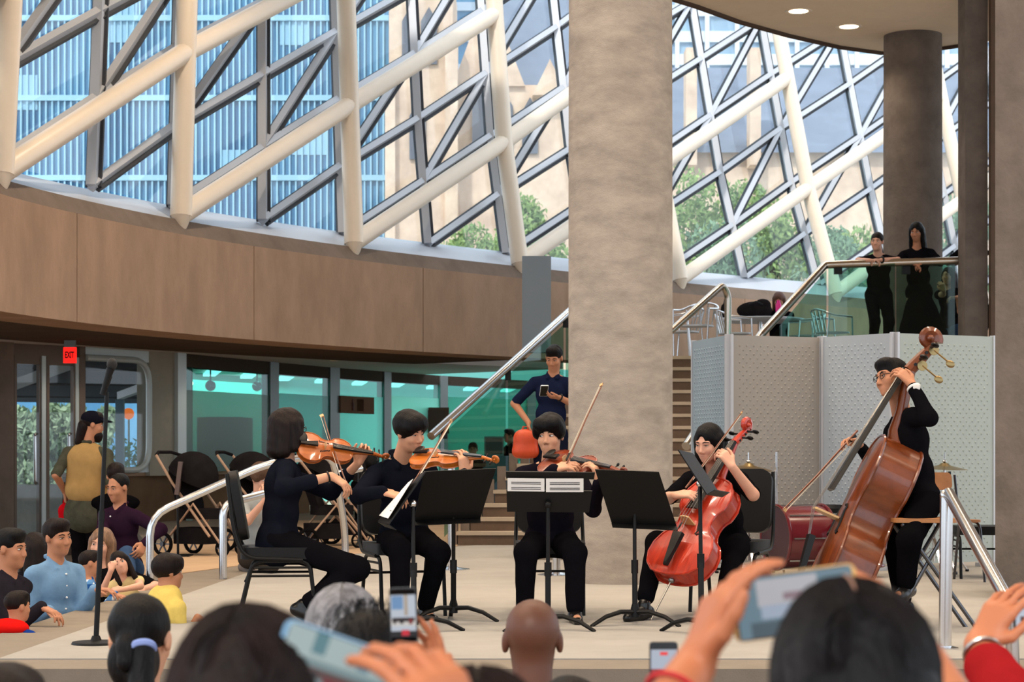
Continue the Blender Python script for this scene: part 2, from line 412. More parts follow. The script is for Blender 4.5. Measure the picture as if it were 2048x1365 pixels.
# ---------------------------------------------------------------- mezzanine and staircase
ZM = HC+1.21
b = MB(); b.prism([(1.4, 25.35), (12, 25.35), (12, 41), (9, 40), (5.9, 37), (2.9, 34), (1.0, 31.8), (1.0, 29)], ZM-.3, ZM)
tag(b.build('floor_mezzanine', M_border, smooth=False), 'raised mezzanine floor of the cafe behind the screens', 'floor', kind='structure')
b = MB(); b.box((5.0, 25.6, 1.1), (5.0, .2, 2.2)); tag(b.build('wall_mezzanine', M_pier, smooth=False), 'concrete wall under the mezzanine edge', 'wall', kind='structure')
stair = tag(empty('staircase', (0, 22.15, 0)), 'wide brown staircase rising behind the round column', 'stairs', kind='structure')
NS = 15; r_ = ZM/NS
for n in range(NS):
    xl = -.60+n*.135; xr = xl+2.75; y0 = 22.15+n*.213-22.15; z1 = (n+1)*r_
    b = MB(); b.box(((xl+xr)/2, y0+.25, z1/2-.02), (xr-xl, .5, z1-.04)); b.build('riser', M_riser, stair, smooth=False)
    b = MB(); b.box(((xl+xr)/2, y0+.13, z1-.02), (xr-xl+.04, .3, .04)); b.build('tread', M_tread, stair, smooth=False)
    b = MB(); b.box((xl-.06, y0+.25, z1/2+.06), (.1, .5, z1+.12)); b.build('stringer', M_conc_dk, stair, smooth=False)
def rail(name, pts, r, m, label, cat='handrail', posts=(), fil=.12, group=None):
    e = tag(empty(name, pts[0]), label, cat, group); o = Vector(pts[0])
    b = MB(); b.tube([p-o for p in fillet(pts, fil)], r, 12); b.build('rail_tube', m, e)
    for p, q in posts:
        b = MB(); b.cyl(Vector(p)-o, Vector(q)-o, r*.92, n=12); b.lathe([(r*2, 0), (r*2, .012), (r, .02)], 14, Vector(q)-o); b.build('post', m, e)
    return e
A = at(862, 873, 21.9); B = at(1140, 622, 24.6); T = B+(B-A)*.42
lr = rail('handrail', [A, T], .048, M_chrome, 'long steel handrail climbing left side of the staircase')
o = Vector(A)
gl = tag(empty('glass_balustrade', (A.x, A.y, 0)), 'green glass balustrade under the long stair handrail', 'balustrade')
o = Vector((A.x, A.y, 0)); dn = (T-A)
for k in range(3):
    t0, t1 = .06+k*.31, .06+(k+1)*.31-.012
    a, c = A+dn*t0, A+dn*t1; za = max(.02, a.z-1.25); zc = c.z-1.2
    b = MB(); off = Vector((0, .012, 0))
    P = [Vector((a.x, a.y, za)), Vector((c.x, c.y, max(zc, .05))), c-Vector((0, 0, .1)), a-Vector((0, 0, .1))]
    b.hexa([p-o for p in P]+[p-o+off for p in P]); b.build('glass_panel', M_green, gl, smooth=False)
    b = MB(); b.box(a-Vector((0, 0, .1))-o, (.07, .05, .12)); b.build('clamp', M_black, gl, smooth=False)
m0, m1 = at(1300, 700, 24.4), at(1445, 570, 25.45)
rail('handrail', [m0-(m1-m0)*.9, m1, at(1456, 590, 25.5), Vector((at(1456, 590, 25.5).x, 25.5, ZM))], .045, M_brass, 'short handrail ending in a bent post beside the cafe chairs', fil=.1)
q0, q1 = at(1372, 893, 21.6), at(1650, 530, 25.3)
rail('handrail', [q0, at(1520, 672, 24.0), q1, at(1932, 521, 25.2)], .05, M_brass, 'handrail rising above the screens then running level before the women', fil=.05)
g = tag(empty('glass_guard', (q1.x, 25.3, ZM)), 'glass guard under the level balcony handrail', 'balustrade'); o = Vector((q1.x, 25.3, ZM))
for x0, x1 in ((1657, 1790), (1793, 1910)):
    a, c = at(x0, 533, 25.3), at(x1, 527, 25.2); b = MB()
    P = [Vector((a.x, a.y, ZM-.1)), Vector((c.x, c.y, ZM-.1)), c, a]; off = Vector((0, .014, 0))
    b.hexa([p-o for p in P]+[p-o+off for p in P]); b.build('glass_panel', M_green, g, smooth=False)
    b = MB(); b.box(a-o+Vector((.12, 0, -.05)), (.1, .06, .1)); b.build('clamp', M_black, g, smooth=False)
a = at(1653, 540, 25.2); c = at(1535, 672, 24.1); P = [Vector((c.x, c.y, c.z-1.0)), Vector((a.x, a.y, ZM-.1)), a, c-Vector((0, 0, .06))]
b = MB(); b.hexa([p-o for p in P]+[p-o+Vector((0, .014, 0)) for p in P]); b.build('glass_panel', M_green, g, smooth=False)
b = MB(); p = at(1073, 610, 29.2); b.box((p.x, p.y, p.z), (.42, .3, 1.4)); tag(b.build('trim_1', mat('grey_blue_cladding', (138, 148, 156), .5, metal=.2), smooth=False), 'grey-blue clad pilaster at the end of the concrete band', 'pilaster', kind='structure')
# ---------------------------------------------------------------- doors, shopfront and cafe under the band
WX = [-80, 0, 170, 370, 540, 700, 880, 1050, 1250]; WD = [26.3, 26.8, 27.9, 29.8, 32.5, 35.3, 38.4, 41.0, 43.5]
def wd(x): return float(np.interp(x, WX, WD))
def wq(x, y, back=0.0): return at(x, y, wd(x)+back)
def wz(x, z, back=0.0): d = wd(x)+back; return Vector(((x-1024)/FPX*d, d, z))
def slab(x0, x1, z0, z1, th=.12, front=0.0):      # upright slab following the shopfront line; heights as z
    a0, a1 = wz(x0, z0, -front), wz(x1, z0, -front); t = (a1-a0).normalized(); n = Vector((-t.y, t.x, 0))*th
    h = Vector((0, 0, z1-z0)); bb = MB(); bb.hexa([a0, a1, a1+n, a0+n, a0+h, a1+h, a1+n+h, a0+n+h]); return bb
ZS = zb+.03
def yz(x, y): return wq(x, y).z
b = slab(-80, 28, ZL, ZS, .8, .2); tag(b.build('wall_left', M_conc_dk, smooth=False), 'concrete wall end left of the entrance doors', 'wall', kind='structure')
b = slab(28, 168, yz(100, 713), ZS, .2); tag(b.build('trim_2', M_frame, smooth=False), 'brown header above the entrance doors', 'trim', kind='structure')
def door(n, x0, x1, label, sill=.9):
    c = wz((x0+x1)/2, ZL); e = tag(empty('door_%d' % n, c), label, 'door', kind='structure'); zt_ = yz(100, 713)
    def P(nm, bb, m, par=e):
        oo = par.location if par is e else Vector((0, 0, 0)); bb.v = [p-c for p in bb.v]; return bb.build(nm, m, par, smooth=nm == 'pull_handle')
    P('stile', slab(x0, x0+5, ZL, zt_, .07), M_frame); P('stile', slab(x1-13, x1-8, ZL, zt_, .07), M_frame)
    P('stile_edge', slab(x1-8, x1, ZL, zt_, .09, .03), M_framel)
    P('top_rail', slab(x0+5, x1-13, zt_-.12, zt_, .06), M_frame); P('bottom_rail', slab(x0+5, x1-13, ZL, ZL+.25, .06), M_frame)
    P('pane', slab(x0+5, x1-13, ZL+.25, zt_-.12, .012), M_glass)
    bb = MB(); xa = x1-22; q0, q1 = wq(xa, 868, -.12), wq(xa, 968, -.12); bb.tube(fillet([q0+Vector((0, .12, 0)), q0, q1, q1+Vector((0, .12, 0))], .04), .018, 8)
    P('pull_handle', bb, M_chrome); return e
door(1, 29, 92, 'left glass entrance door with pale steel edge and pull bar')
door(2, 94, 160, 'right glass entrance door beside the man in the tan vest')
b = slab(160, 171, ZL, ZS, .18, .05); tag(b.build('trim_3', M_frame, smooth=False), 'brown door jamb between door and rounded window', 'trim', kind='structure')
# rounded-corner window
zs_ = yz(260, 946)
w2 = tag(empty('window_2', wz(235, zs_)), 'window with rounded corner looking onto hedge and awning', 'window', kind='structure'); c = wz(235, zs_)
def addp(e, c, nm, bb, m, smooth=False): bb.v = [p-c for p in bb.v]; return bb.build(nm, m, e, smooth=smooth)
q = lambda x, y: wq(x, y, -.05)
addp(w2, c, 'frame', MB().tube(fillet([q(172, 941), q(298, 941), q(298, 722), q(172, 716)], .35, 7), .045, 8), M_framel, True)
addp(w2, c, 'spandrel', slab(171, 300, yz(235, 722), ZS, .1), M_framel)
addp(w2, c, 'pane', slab(172, 297, zs_, yz(235, 722), .012), M_glass)
b = slab(300, 356, zs_-.05, ZS, .25, .02); tag(b.build('wall_cream', mat('cream_wall', (176, 170, 155), .8, var=.05), smooth=False), 'cream wall panel between rounded window and white post', 'wall', kind='structure')
b = slab(356, 373, zs_-.05, ZS, .2, .12); tag(b.build('trim_4', M_framel, smooth=False), 'white upright post at the start of the frosted glass', 'trim', kind='structure')
b = slab(160, 620, ZL, zs_-.05, .3, .05); tag(b.build('wall_low', mat('brown_low_wall', (128, 102, 80), .85, var=.1, scale=2), smooth=False), 'low brown wall below the frosted restaurant windows', 'wall', kind='structure')
b = slab(160, 620, zs_-.05, zs_, .4, .18); tag(b.build('trim_5', M_conc, smooth=False), 'stone ledge on top of the low brown wall', 'trim', kind='structure')
M_bulk = mat('dark_bulkhead', (86, 76, 68), .8)
bays = [(373, 541, zs_), (558, 661, zs_), (680, 769, ZL), (783, 881, ZL), (896, 1056, ZL), (1072, 1210, ZL)]
fr = [('frost_grey', (150, 190, 180), .45, (150, 180, 168)), ('frost_teal', (110, 190, 186), .4, (110, 170, 166)), ('frost_aqua', (150, 214, 208), .5, (150, 215, 208)),
      ('frost_pale', (160, 214, 206), .42, (170, 214, 204)), ('frost_deep_teal', (90, 180, 166), .4, (96, 178, 164)), ('frost_deep_teal', (90, 180, 166), .4, (96, 178, 164))]
for n, (x0, x1, z0) in enumerate(bays):
    e = tag(empty('window_%d' % (n+3), wz((x0+x1)/2, z0)), ['frosted grey-green restaurant window right of the white post', 'narrow teal restaurant window behind first violinist', 'aqua restaurant window carrying the notice board',
            'pale restaurant window behind second violinist', 'deep teal restaurant window seen under the stair rail', 'teal restaurant window behind the stairs'][n], 'window', kind='structure')
    c = wz((x0+x1)/2, z0); zm = yz((x0+x1)/2, 786+.022*(x0-373)); zh = yz((x0+x1)/2, 742+.07*(x0-373)*.9)
    addp(e, c, 'bulkhead', slab(x0, x1, zh, ZS, .2), M_bulk)
    addp(e, c, 'clear_pane', slab(x0, x1, zm, zh, .012), M_teal)
    addp(e, c, 'frosted_pane', slab(x0, x1, z0, zm, .012), glass_mat(fr[n][0], fr[n][1], .03, fr[n][2], fr[n][3], .3))
    if n < 5: addp(e, c, 'mullion', slab(x1, bays[n+1][0], z0, ZS, .16, .06), M_mull)
# the restaurant room behind
M_rw = mat('restaurant_wall', (128, 196, 188), .85); M_rf = mat('restaurant_floor', (120, 92, 70), .8)
b = MB(); P = [wz(373, ZL, 7), wz(700, ZL, 8), wz(1250, ZL, 9)]
for a, c in zip(P, P[1:]): b.hexa([a, c, c+Vector((0, .2, 0)), a+Vector((0, .2, 0))]+[p+Vector((0, 0, ZS-ZL+.6)) for p in (a, c, c+Vector((0, .2, 0)), a+Vector((0, .2, 0)))])
tag(b.build('wall_restaurant', M_rw, smooth=False), 'aqua back wall of the restaurant behind the glass', 'wall', kind='structure')
b = MB(); a = wz(372, ZL, .2); c = wz(372, ZL, 7.2); b.hexa([a, a+Vector((.1, 0, 0)), c+Vector((.1, 0, 0)), c]+[p+Vector((0, 0, ZS-ZL+.6)) for p in (a, a+Vector((.1, 0, 0)), c+Vector((.1, 0, 0)), c)])
tag(b.build('wall_restaurant_side', mat('restaurant_side', (150, 170, 160), .85), smooth=False), 'pale side wall of the restaurant', 'wall', kind='structure')
M_strip = mat('light_strip', (225, 250, 250), .5, emit=(210, 248, 248), estr=2.6)
for n, x in enumerate(range(448, 1200, 74)):
    a = wz(x, ZS-.04, .7); c = wz(x-30, ZS-.04, 6.5); b = MB(); b.bar(a, c, .22, .05); o = b.build('light_strip', M_strip, smooth=False)
    tag(o, 'long tilted ceiling light strip inside the restaurant', 'lamp', 'restaurant light strips')
ld = bpy.data.lights.new('restaurant_fill', 'AREA'); ld.shape = 'RECTANGLE'; ld.size = 8; ld.size_y = 3; ld.energy = 520; ld.color = (.75, 1, .97)  # added fill light that brightens the restaurant, not one of its fittings
lo = bpy.data.objects.new('restaurant_fill_light', ld); COL.objects.link(lo); lo.parent = o; lo.location = wz(720, ZS-.12, 3.8); lo.rotation_euler = (0, 0, math.radians(52))
M_ball = mat('mirror_globe', (150, 150, 150), .1, metal=1.0); M_woodd = mat('dark_wood', (84, 54, 34), .6, var=.2)
def pend(x, y, r, label):
    p = wq(x, y, .8); e = tag(empty('pendant_lamp', p), label, 'lamp', 'restaurant pendants'); b = MB(); b.ell((0, 0, 0), r); b.build('globe', M_ball, e)
    b = MB(); b.cyl((0, 0, r), (0, 0, ZS-p.z+.1), .012, n=6); b.build('cord', M_black, e); return e
pend(421, 772, .085, 'mirrored globe pendant left above the frosted glass'); pend(514, 773, .085, 'mirrored globe pendant right above the frosted glass')
p = wq(380, 767, .6); e = tag(empty('pendant_lamp', p), 'glowing bulb hanging beside the white post', 'lamp', 'restaurant pendants'); b = MB(); b.ell((0, 0, 0), .05); b.build('bulb', M_lamp, e); b = MB(); b.cyl((0, 0, .04), (0, 0, ZS-p.z+.1), .01, n=6); b.build('cord', M_black, e)
for x0, x1, y0, dd, lb in ((428, 463, 834, 1.9, 'dark cabinet blurred behind frosted glass'), (484, 494, 836, 1.6, 'slim brown post blurred behind frosted glass'), (404, 424, 835, 3.0, 'wide grey cupboard blurred behind frosted glass')):
    a0, a1 = wz(x0, ZL, dd), wz(x1, ZL, dd); e = tag(empty('cabinet', (a0+a1)/2), lb, 'cabinet'); w_ = (a1-a0).length; h = at(x0, y0, a0.y).z-ZL
    b = MB(); b.box((0, .2, h/2), (w_, .4, h)); b.build('body', M_woodd, e, smooth=False)
    b = MB(); b.box((0, 0, h*.52), (w_*.9, .03, h*.92)); b.build('door', M_woodd, e, smooth=False)
# notice board
a, c = wq(680, 792, -.1), wq(747, 829, -.1); cc = (a+c)/2; Wn = (Vector((c.x, c.y, 0))-Vector((a.x, a.y, 0))); Hn = a.z-c.z
Mx = frame_from(Vector((Wn.y, -Wn.x, 0)), Wn)
e = tag(empty('notice_board', cc), 'brown notice board with bottle picture on the aqua window', 'sign')
b = MB(); b.box((0, 0, 0), (Wn.length, Hn, .03), Mx); b.build('board', mat('kraft_board', (128, 96, 78), .8, var=.06), e, smooth=False)
b = MB()
for k in range(9): b.box(Mx @ Vector((-.02+.028*k, 0, .02)), (.006, Hn*.7, .006), Mx)
b.build('text_columns', mat('dim_ink', (92, 62, 50), .8), e, smooth=False)
b = MB(); b.lathe([(.025, -.1), (.028, .02), (.012, .06), (.012, .1)], 10, Mx @ Vector((-.2, 0, .02))); b.build('bottle_picture', mat('bottle_brown', (86, 40, 28), .6), e)
a = wq(845, 815, -.05); c = wq(880, 868, -.05)
e = tag(empty('menu_cabinet', (a+c)/2), 'dark brown menu cabinet beside second violinist', 'cabinet'); b = MB(); b.box((0, 0, 0), ((c-a).xy.length, .12, a.z-c.z)); b.build('case', M_woodd, e, smooth=False)
b = MB(); b.box((0, -.07, 0), ((c-a).xy.length*.8, .02, (a.z-c.z)*.8)); b.build('door', mat('cabinet_front', (70, 40, 24), .5), e, smooth=False)
# exit sign
p = at(140, 711, 25.6); e = tag(empty('exit_sign', p), 'red glowing exit sign hanging from white soffit by the doors', 'sign')
b = MB(); b.box((0, 0, 0), (.16, .05, .2)); b.build('sign_face', mat('exit_red', (255, 30, 20), .5, emit=(255, 24, 16), estr=1.6), e, smooth=False)
b = MB(); b.box((0, 0, .145), (.14, .06, .09)); b.build('mount', M_mull, e, smooth=False)
fc = bpy.data.curves.new('exit_text', 'FONT'); fc.body = 'EXIT'; fc.size = .085; fc.align_x = 'CENTER'; fc.align_y = 'CENTER'; fc.extrude = .003; fc.offset = .0035
fo = bpy.data.objects.new('lettering', fc); COL.objects.link(fo); fo.parent = e; fo.location = (0, -.03, 0); fo.rotation_euler = (math.pi/2, math.radians(90), 0); fc.materials.append(mat('sign_dark', (12, 0, 0), .6))
bpy.context.view_layer.update(); fm = bpy.data.meshes.new_from_object(fo.evaluated_get(bpy.context.evaluated_depsgraph_get())); bpy.data.objects.remove(fo); fo = bpy.data.objects.new('lettering', fm); COL.objects.link(fo); fo.parent = e; fo.location = (0, -.03, 0); fo.rotation_euler = (math.pi/2, 0, 0); fo.scale = (.68, 1.35, 1)
# ---------------------------------------------------------------- outside
def ground(): 
    b = MB(); b.add([(-90, 27.6, ZL-.02), (-5.2, 27.6, ZL-.02), (-4.0, 45, ZL-.02), (60, 50, ZL-.02), (60, 130, ZL-.02), (-90, 130, ZL-.02)], [(0, 1, 2, 3, 4, 5)])
    tag(b.build('ground', mat('street_paving', (190, 190, 186), .9, var=.08, scale=.6), smooth=False), 'pale street paving outside', 'ground', kind='structure')
ground()
M_leafs = [mat('leaf_sage', (178, 196, 164), .8, rgb2=(116, 138, 106), scale=3), mat('leaf_fresh', (172, 192, 124), .8, rgb2=(120, 150, 92), scale=2), mat('leaf_mid', (150, 178, 142), .8, rgb2=(108, 138, 112), scale=2)]
M_bark = mat('bark', (88, 72, 58), .9, var=.2)
def leafball(b, c, r, n, s):
    for _ in range(n):
        v = rng.normal(size=3); v /= np.linalg.norm(v); k = rng.uniform(.55, 1.0)
        p = Vector(c)+Vector((v[0]*r[0]*k, v[1]*r[1]*k, v[2]*r[2]*k))
        M = Euler((rng.uniform(0, 6.3), rng.uniform(0, 6.3), rng.uniform(0, 6.3))).to_matrix(); z = s*rng.uniform(.6, 1.3)
        b.add([p+M @ Vector(q) for q in ((-z, 0, 0), (0, -z*.5, .1*z), (z, 0, 0), (0, z*.5, .1*z))], [(0, 1, 2, 3)])
def tree(x, d, ytop, wpx, mi, label, name='street_tree', zg=ZL, n=900, group=None, low=.5):
    p = at(x, YH, d); zt_ = HC+(YH-ytop)/FPX*d; rx = wpx/FPX*d/2; e = tag(empty(name, (p.x, d, zg)), label, 'tree', group)
    h = zt_-zg; b = MB(); cr = [((rng.uniform(-.45, .45)*rx, rng.uniform(-.4, .4)*rx, h*rng.uniform(low, .86)), rx*rng.uniform(.4, .6)) for _ in range(7)]+[((0, 0, h*.68), rx*.7)]+([((0, 0, h*.35), rx*.8), ((-rx*.5, 0, h*.25), rx*.6), ((rx*.5, 0, h*.25), rx*.6)] if low < .4 else [])
    for c, r in cr: leafball(b, c, (r, r, min(r, h-c[2])), n//8, max(.09, rx*.055))
    b.build('crown', M_leafs[mi], e, smooth=False)
    b = MB(); b.tube([(0, 0, 0), (.05*rx, 0, h*.35), (0, 0, h*.7)], [.05*h, .04*h, .015*h], 8); b.build('trunk', M_bark, e)
    return e
for x, d, yt, wpx, mi, lb in ((930, 58, 352, 170, 1, 'small green street tree in front of the pale church tower'), (1070, 56, 300, 190, 1, 'leafy tree beyond glass just left of the round column'),
        (1250, 57, 310, 200, 2, 'tree beyond glass hidden behind the round column'), (1400, 55, 300, 190, 1, 'bright tree beyond glass just right of the round column'), (1540, 54, 300, 190, 1, 'yellow-green tree beyond the middle of the right glass'),
        (1690, 56, 330, 180, 2, 'pale green tree beyond glass left of far column'), (1910, 58, 350, 190, 2, 'tree beyond glass at the far right'), (1480, 50, 400, 210, 2, 'low bushy tree beyond the glass above the cafe'), (1640, 50, 400, 190, 2, 'low tree beyond glass near the balcony rail'), (1000, 52, 420, 170, 2, 'low tree beyond glass left of the round column'), (1360, 50, 400, 190, 1, 'low yellow-green tree right beside the round column'), (1770, 52, 390, 190, 1, 'low tree beyond glass behind the first balcony woman')):
    tree(x, d, yt-15, wpx*1.2, mi, lb, n=4000, group='trees beyond the glass wall')
# stuff seen through the entrance doors
for x, d, yt, wpx, lb in ((48, 42, 782, 150, 'sage bush outside the left entrance door'), (130, 43, 784, 150, 'sage bush outside the right entrance door'), (195, 47, 800, 90, 'dark bush outside beside the microphone')):
    tree(x, d, yt, wpx, 0, lb, 'garden_bush', n=4200, low=.2)
p = at(262, 905, 38); e = tag(empty('hedge', (p.x, 38, ZL)), 'bright clipped hedge outside the rounded window', 'hedge'); b = MB()
hz = HC+(YH-882)/FPX*38-ZL
for k in range(6): leafball(b, ((k-2.5)*.22, 0, hz*.55), (.3, .4, hz*.5), 260, .06)
b.build('foliage', mat('hedge_green', (96, 150, 60), .8, rgb2=(50, 100, 40), scale=4), e, smooth=False)
b = MB(); a = at(20, 905, 33); b.box((at(150, 905, 33).x, 33, ZL+.45), (2.6, .25, .9)); tag(b.build('garden_wall', mat('garden_stone', (190, 190, 180), .9, var=.15, scale=5), smooth=False), 'low pale garden wall outside the doors', 'wall', kind='structure')
# awning with rafters
za = at(100, 705, 31).z; e = tag(empty('awning', at(150, 705, 31)), 'dark patio awning with pale rafters outside the doors', 'awning'); oo = Vector(at(150, 705, 31))
M_awn = mat('awning_fabric', (92, 96, 104), .8); M_raft = mat('white_rafter', (225, 232, 238), .5)
b = MB(); P = [at(-30, 700, 29.5), at(310, 716, 30.5), at(310, 808, 37), at(-30, 804, 37)]; b.hexa([p-oo for p in P]+[p-oo+Vector((0, 0, .04)) for p in P]); b.build('canopy', M_awn, e, smooth=False)
b = MB(); b.bar(at(22, 772, 30)-oo, at(160, 722, 30.5)-oo, .13, .16); b.build('rafter', M_raft, e, smooth=False)
b = MB(); b.bar(at(240, 792, 33)-oo, at(300, 770, 31)-oo, .1, .12); b.build('rafter', M_raft, e, smooth=False)
for y0, d in ((735, 32), (765, 34), (790, 36)): b = MB(); b.bar(at(-30, y0, d)-oo, at(320, y0+3, d)-oo, .08, .1); b.build('batten', M_gask, e, smooth=False)
for x in (240,): b = MB(); q = at(x, 800, 35.5); b.box(Vector((q.x, q.y, (q.z+ZL)/2))-oo, (.14, .14, q.z-ZL)); b.build('post', mat('blue_grey_post', (120, 150, 170), .6), e, smooth=False)
p = at(257, 828, 38.5); e = tag(empty('street_sign', (p.x, p.y, ZL)), 'orange oval street sign outside the rounded window', 'sign'); b = MB(); b.lathe([(.11, -.01), (.11, .01)], 20, (0, 0, p.z-ZL), frame_from((.5, -1, 0))); o = b.build('plate', mat('sign_orange', (255, 120, 30), .5, emit=(255, 110, 20), estr=.5), e); o.scale = (1, 1, 1)
b = MB(); b.cyl((0, .03, 0), (0, .03, p.z-ZL), .02, n=8); b.build('pole', M_mull, e)
# ---------------------------------------------------------------- buildings beyond the glass
M_tglass = mat('tower_glass', (96, 160, 196), .25, rgb2=(36, 88, 132), scale=.35, stretch=(1, 1, .35)); M_fin = mat('tower_fin', (150, 194, 216), .5); M_white = mat('white_cladding', (226, 232, 238), .6)
M_stone = mat('church_stone', (236, 212, 188), .85, rgb2=(205, 178, 156), scale=1.2); M_slate = mat('slate_roof', (128, 136, 152), .8, var=.12, scale=1.0); M_wdark = mat('window_dark', (96, 98, 108), .4)
def bld(name, label, cat='building'):
    return tag(empty(name, (0, 80, ZL)), label, cat)
def bx(e, nm, x0, x1, y0, y1, d, th, m):       # upright block given by its front outline in the view at distance d
    a = at(x0, y1, d); c = at(x1, y0, d); bb = MB(); zlo = a.z
    bb.box(((a.x+c.x)/2, d+th/2-80, (zlo+c.z)/2-ZL), (c.x-a.x, th, c.z-zlo)); return bb.build(nm, m, e, smooth=False)
e = bld('glass_tower', 'blue glass office tower with pale vertical fins beyond the left glass')
bx(e, 'body', -500, 777, -700, 940, 76, 12, M_tglass)
for k, x in enumerate(np.arange(-60, 777, 12.5)): bx(e, 'fin', x, x+3.2, -250, 520, 75.85, .2, M_fin)
for y in (-130, 30, 190, 350, 505): bx(e, 'floor_band', -300, 777, y, y+11, 75.8, .2, M_fin)
for x, y, w_, h in ((190, -10, 85, 95), (15, 150, 60, 70), (585, 250, 70, 60), (440, 300, 60, 70), (560, 40, 60, 50)): bx(e, 'bright_pane', x, x+w_, y, y+h, 75.95, .1, M_fin)
e = bld('banded_office', 'office block with white floor bands between tower and church')
bx(e, 'body', 700, 1010, -400, 900, 96, 10, M_tglass)
for y in range(-120, 330, 62): bx(e, 'floor_band', 700, 1010, y, y+17, 95.8, .3, M_white)
e = bld('stone_church', 'pale stone church with grey slate roof beyond the middle glass')
bx(e, 'tower', 778, 905, -60, 940, 70, 6, M_stone)
bx(e, 'buttress', 770, 790, 130, 940, 69.6, 1, M_stone); bx(e, 'buttress', 890, 915, 60, 940, 69.6, 1, M_stone)
bx(e, 'nave_wall', 905, 1150, 170, 940, 71, 8, M_stone)
for x, y in ((820, 60), (858, 60), (835, 250), (960, 230), (1010, 230), (1060, 240)):
    a = at(x, y, 69.9 if x < 900 else 70.9); bb = MB(); bb.prism([(-.28, -1.2), (.28, -1.2), (.28, .3), (0, .8), (-.28, .3)], -.05, .05, (a.x, a.y-80, a.z-ZL), frame_from((0, -1, 0), (1, 0, 0))); bb.build('window', M_wdark, e, smooth=False)
def gable(x0, x1, ybase, xp, yp, d, m, nm):
    P = [at(x0, ybase, d), at(x1, ybase, d), at(xp, yp, d)]; bb = MB(); o = Vector((0, 80, ZL)); bb.add([p-o for p in P]+[p-o+Vector((0, 1.2, 0)) for p in P], [(0, 1, 2), (5, 4, 3), (0, 3, 4, 1), (1, 4, 5, 2), (2, 5, 3, 0)]); bb.build(nm, m, e, smooth=False)
gable(905, 1050, 172, 975, -20, 70.8, M_stone, 'gable'); gable(1065, 1135, 190, 1100, 118, 70.2, M_stone, 'dormer_gable')
def roofq(P, nm='roof', m=M_slate):
    o = Vector((0, 80, ZL)); bb = MB(); bb.hexa([p-o for p in P]+[p-o+Vector((0, .3, .3)) for p in P]); bb.build(nm, m, e, smooth=False)
roofq([at(1000, 205, 71), at(1190, 205, 71), at(1190, -20, 77), at(1000, -20, 77)])
e = bld('slate_hall', 'long hall with sloping slate roof beyond the right glass')
bx(e, 'wall', 1190, 2100, 300, 940, 72, 10, M_stone)
roofq([at(1190, 305, 71.5), at(2100, 305, 71.5), at(2100, 148, 79), at(1190, 148, 79)])
for x in (1372, 1500): bx(e, 'chimney', x, x+22, 95, 330, 70.8, 1, M_stone)
e = bld('white_office', 'modern white office block with bright bands behind the slate roof')
bx(e, 'body', 1180, 2150, -300, 200, 98, 12, mat('office_glass', (150, 178, 200), .3, var=.1, scale=.3))
for y in (-90, -40, 10, 62, 108): bx(e, 'floor_band', 1330, 2150, y, y+22, 97.8, .3, M_white)
for x in range(1350, 2100, 60): bx(e, 'pier', x, x+9, -100, 150, 97.7, .2, M_white)
# ---------------------------------------------------------------- bodies grown from distance fields
def V(*a): return np.array(a if len(a) > 1 else a[0], dtype=np.float64)
def unit(v): v = V(v); return v/ max(1e-9, np.linalg.norm(v))
def C(a, b, ra, rb=None, m=0, k=None): return ('c', V(a), V(b), ra, ra if rb is None else rb, m, k)
def E(c, r, R=None, m=0, k=None): return ('e', V(c), V(r), R, m, k)
def _bb(p):
    if p[0] == 'c': r = max(p[3], p[4]); return np.minimum(p[1], p[2])-r, np.maximum(p[1], p[2])+r
    r = max(p[2]) if p[3] is not None else p[2]; return p[1]-r, p[1]+r
def _dist(p, X, Y, Z):
    if p[0] == 'c':
        a, b, ra, rb = p[1:5]; d = b-a; L = float(d @ d)
        x, y, z = X-a[0], Y-a[1], Z-a[2]
        if L < 1e-10: return np.sqrt(x*x+y*y+z*z)-ra
        t = np.clip((x*d[0]+y*d[1]+z*d[2])/L, 0, 1)
        x, y, z = x-t*d[0], y-t*d[1], z-t*d[2]
        return np.sqrt(x*x+y*y+z*z)-(ra+(rb-ra)*t)
    c, r, R = p[1:4]; x, y, z = X-c[0], Y-c[1], Z-c[2]
    if R is not None:            # columns of R are the local axes
        x, y, z = (x*R[0, 0]+y*R[1, 0]+z*R[2, 0]), (x*R[0, 1]+y*R[1, 1]+z*R[2, 1]), (x*R[0, 2]+y*R[1, 2]+z*R[2, 2])
    x, y, z = x/r[0], y/r[1], z/r[2]
    k0 = np.sqrt(x*x+y*y+z*z); k1 = np.sqrt((x/r[0])**2+(y/r[1])**2+(z/r[2])**2)
    return k0*(k0-1)/np.maximum(k1, 1e-6)
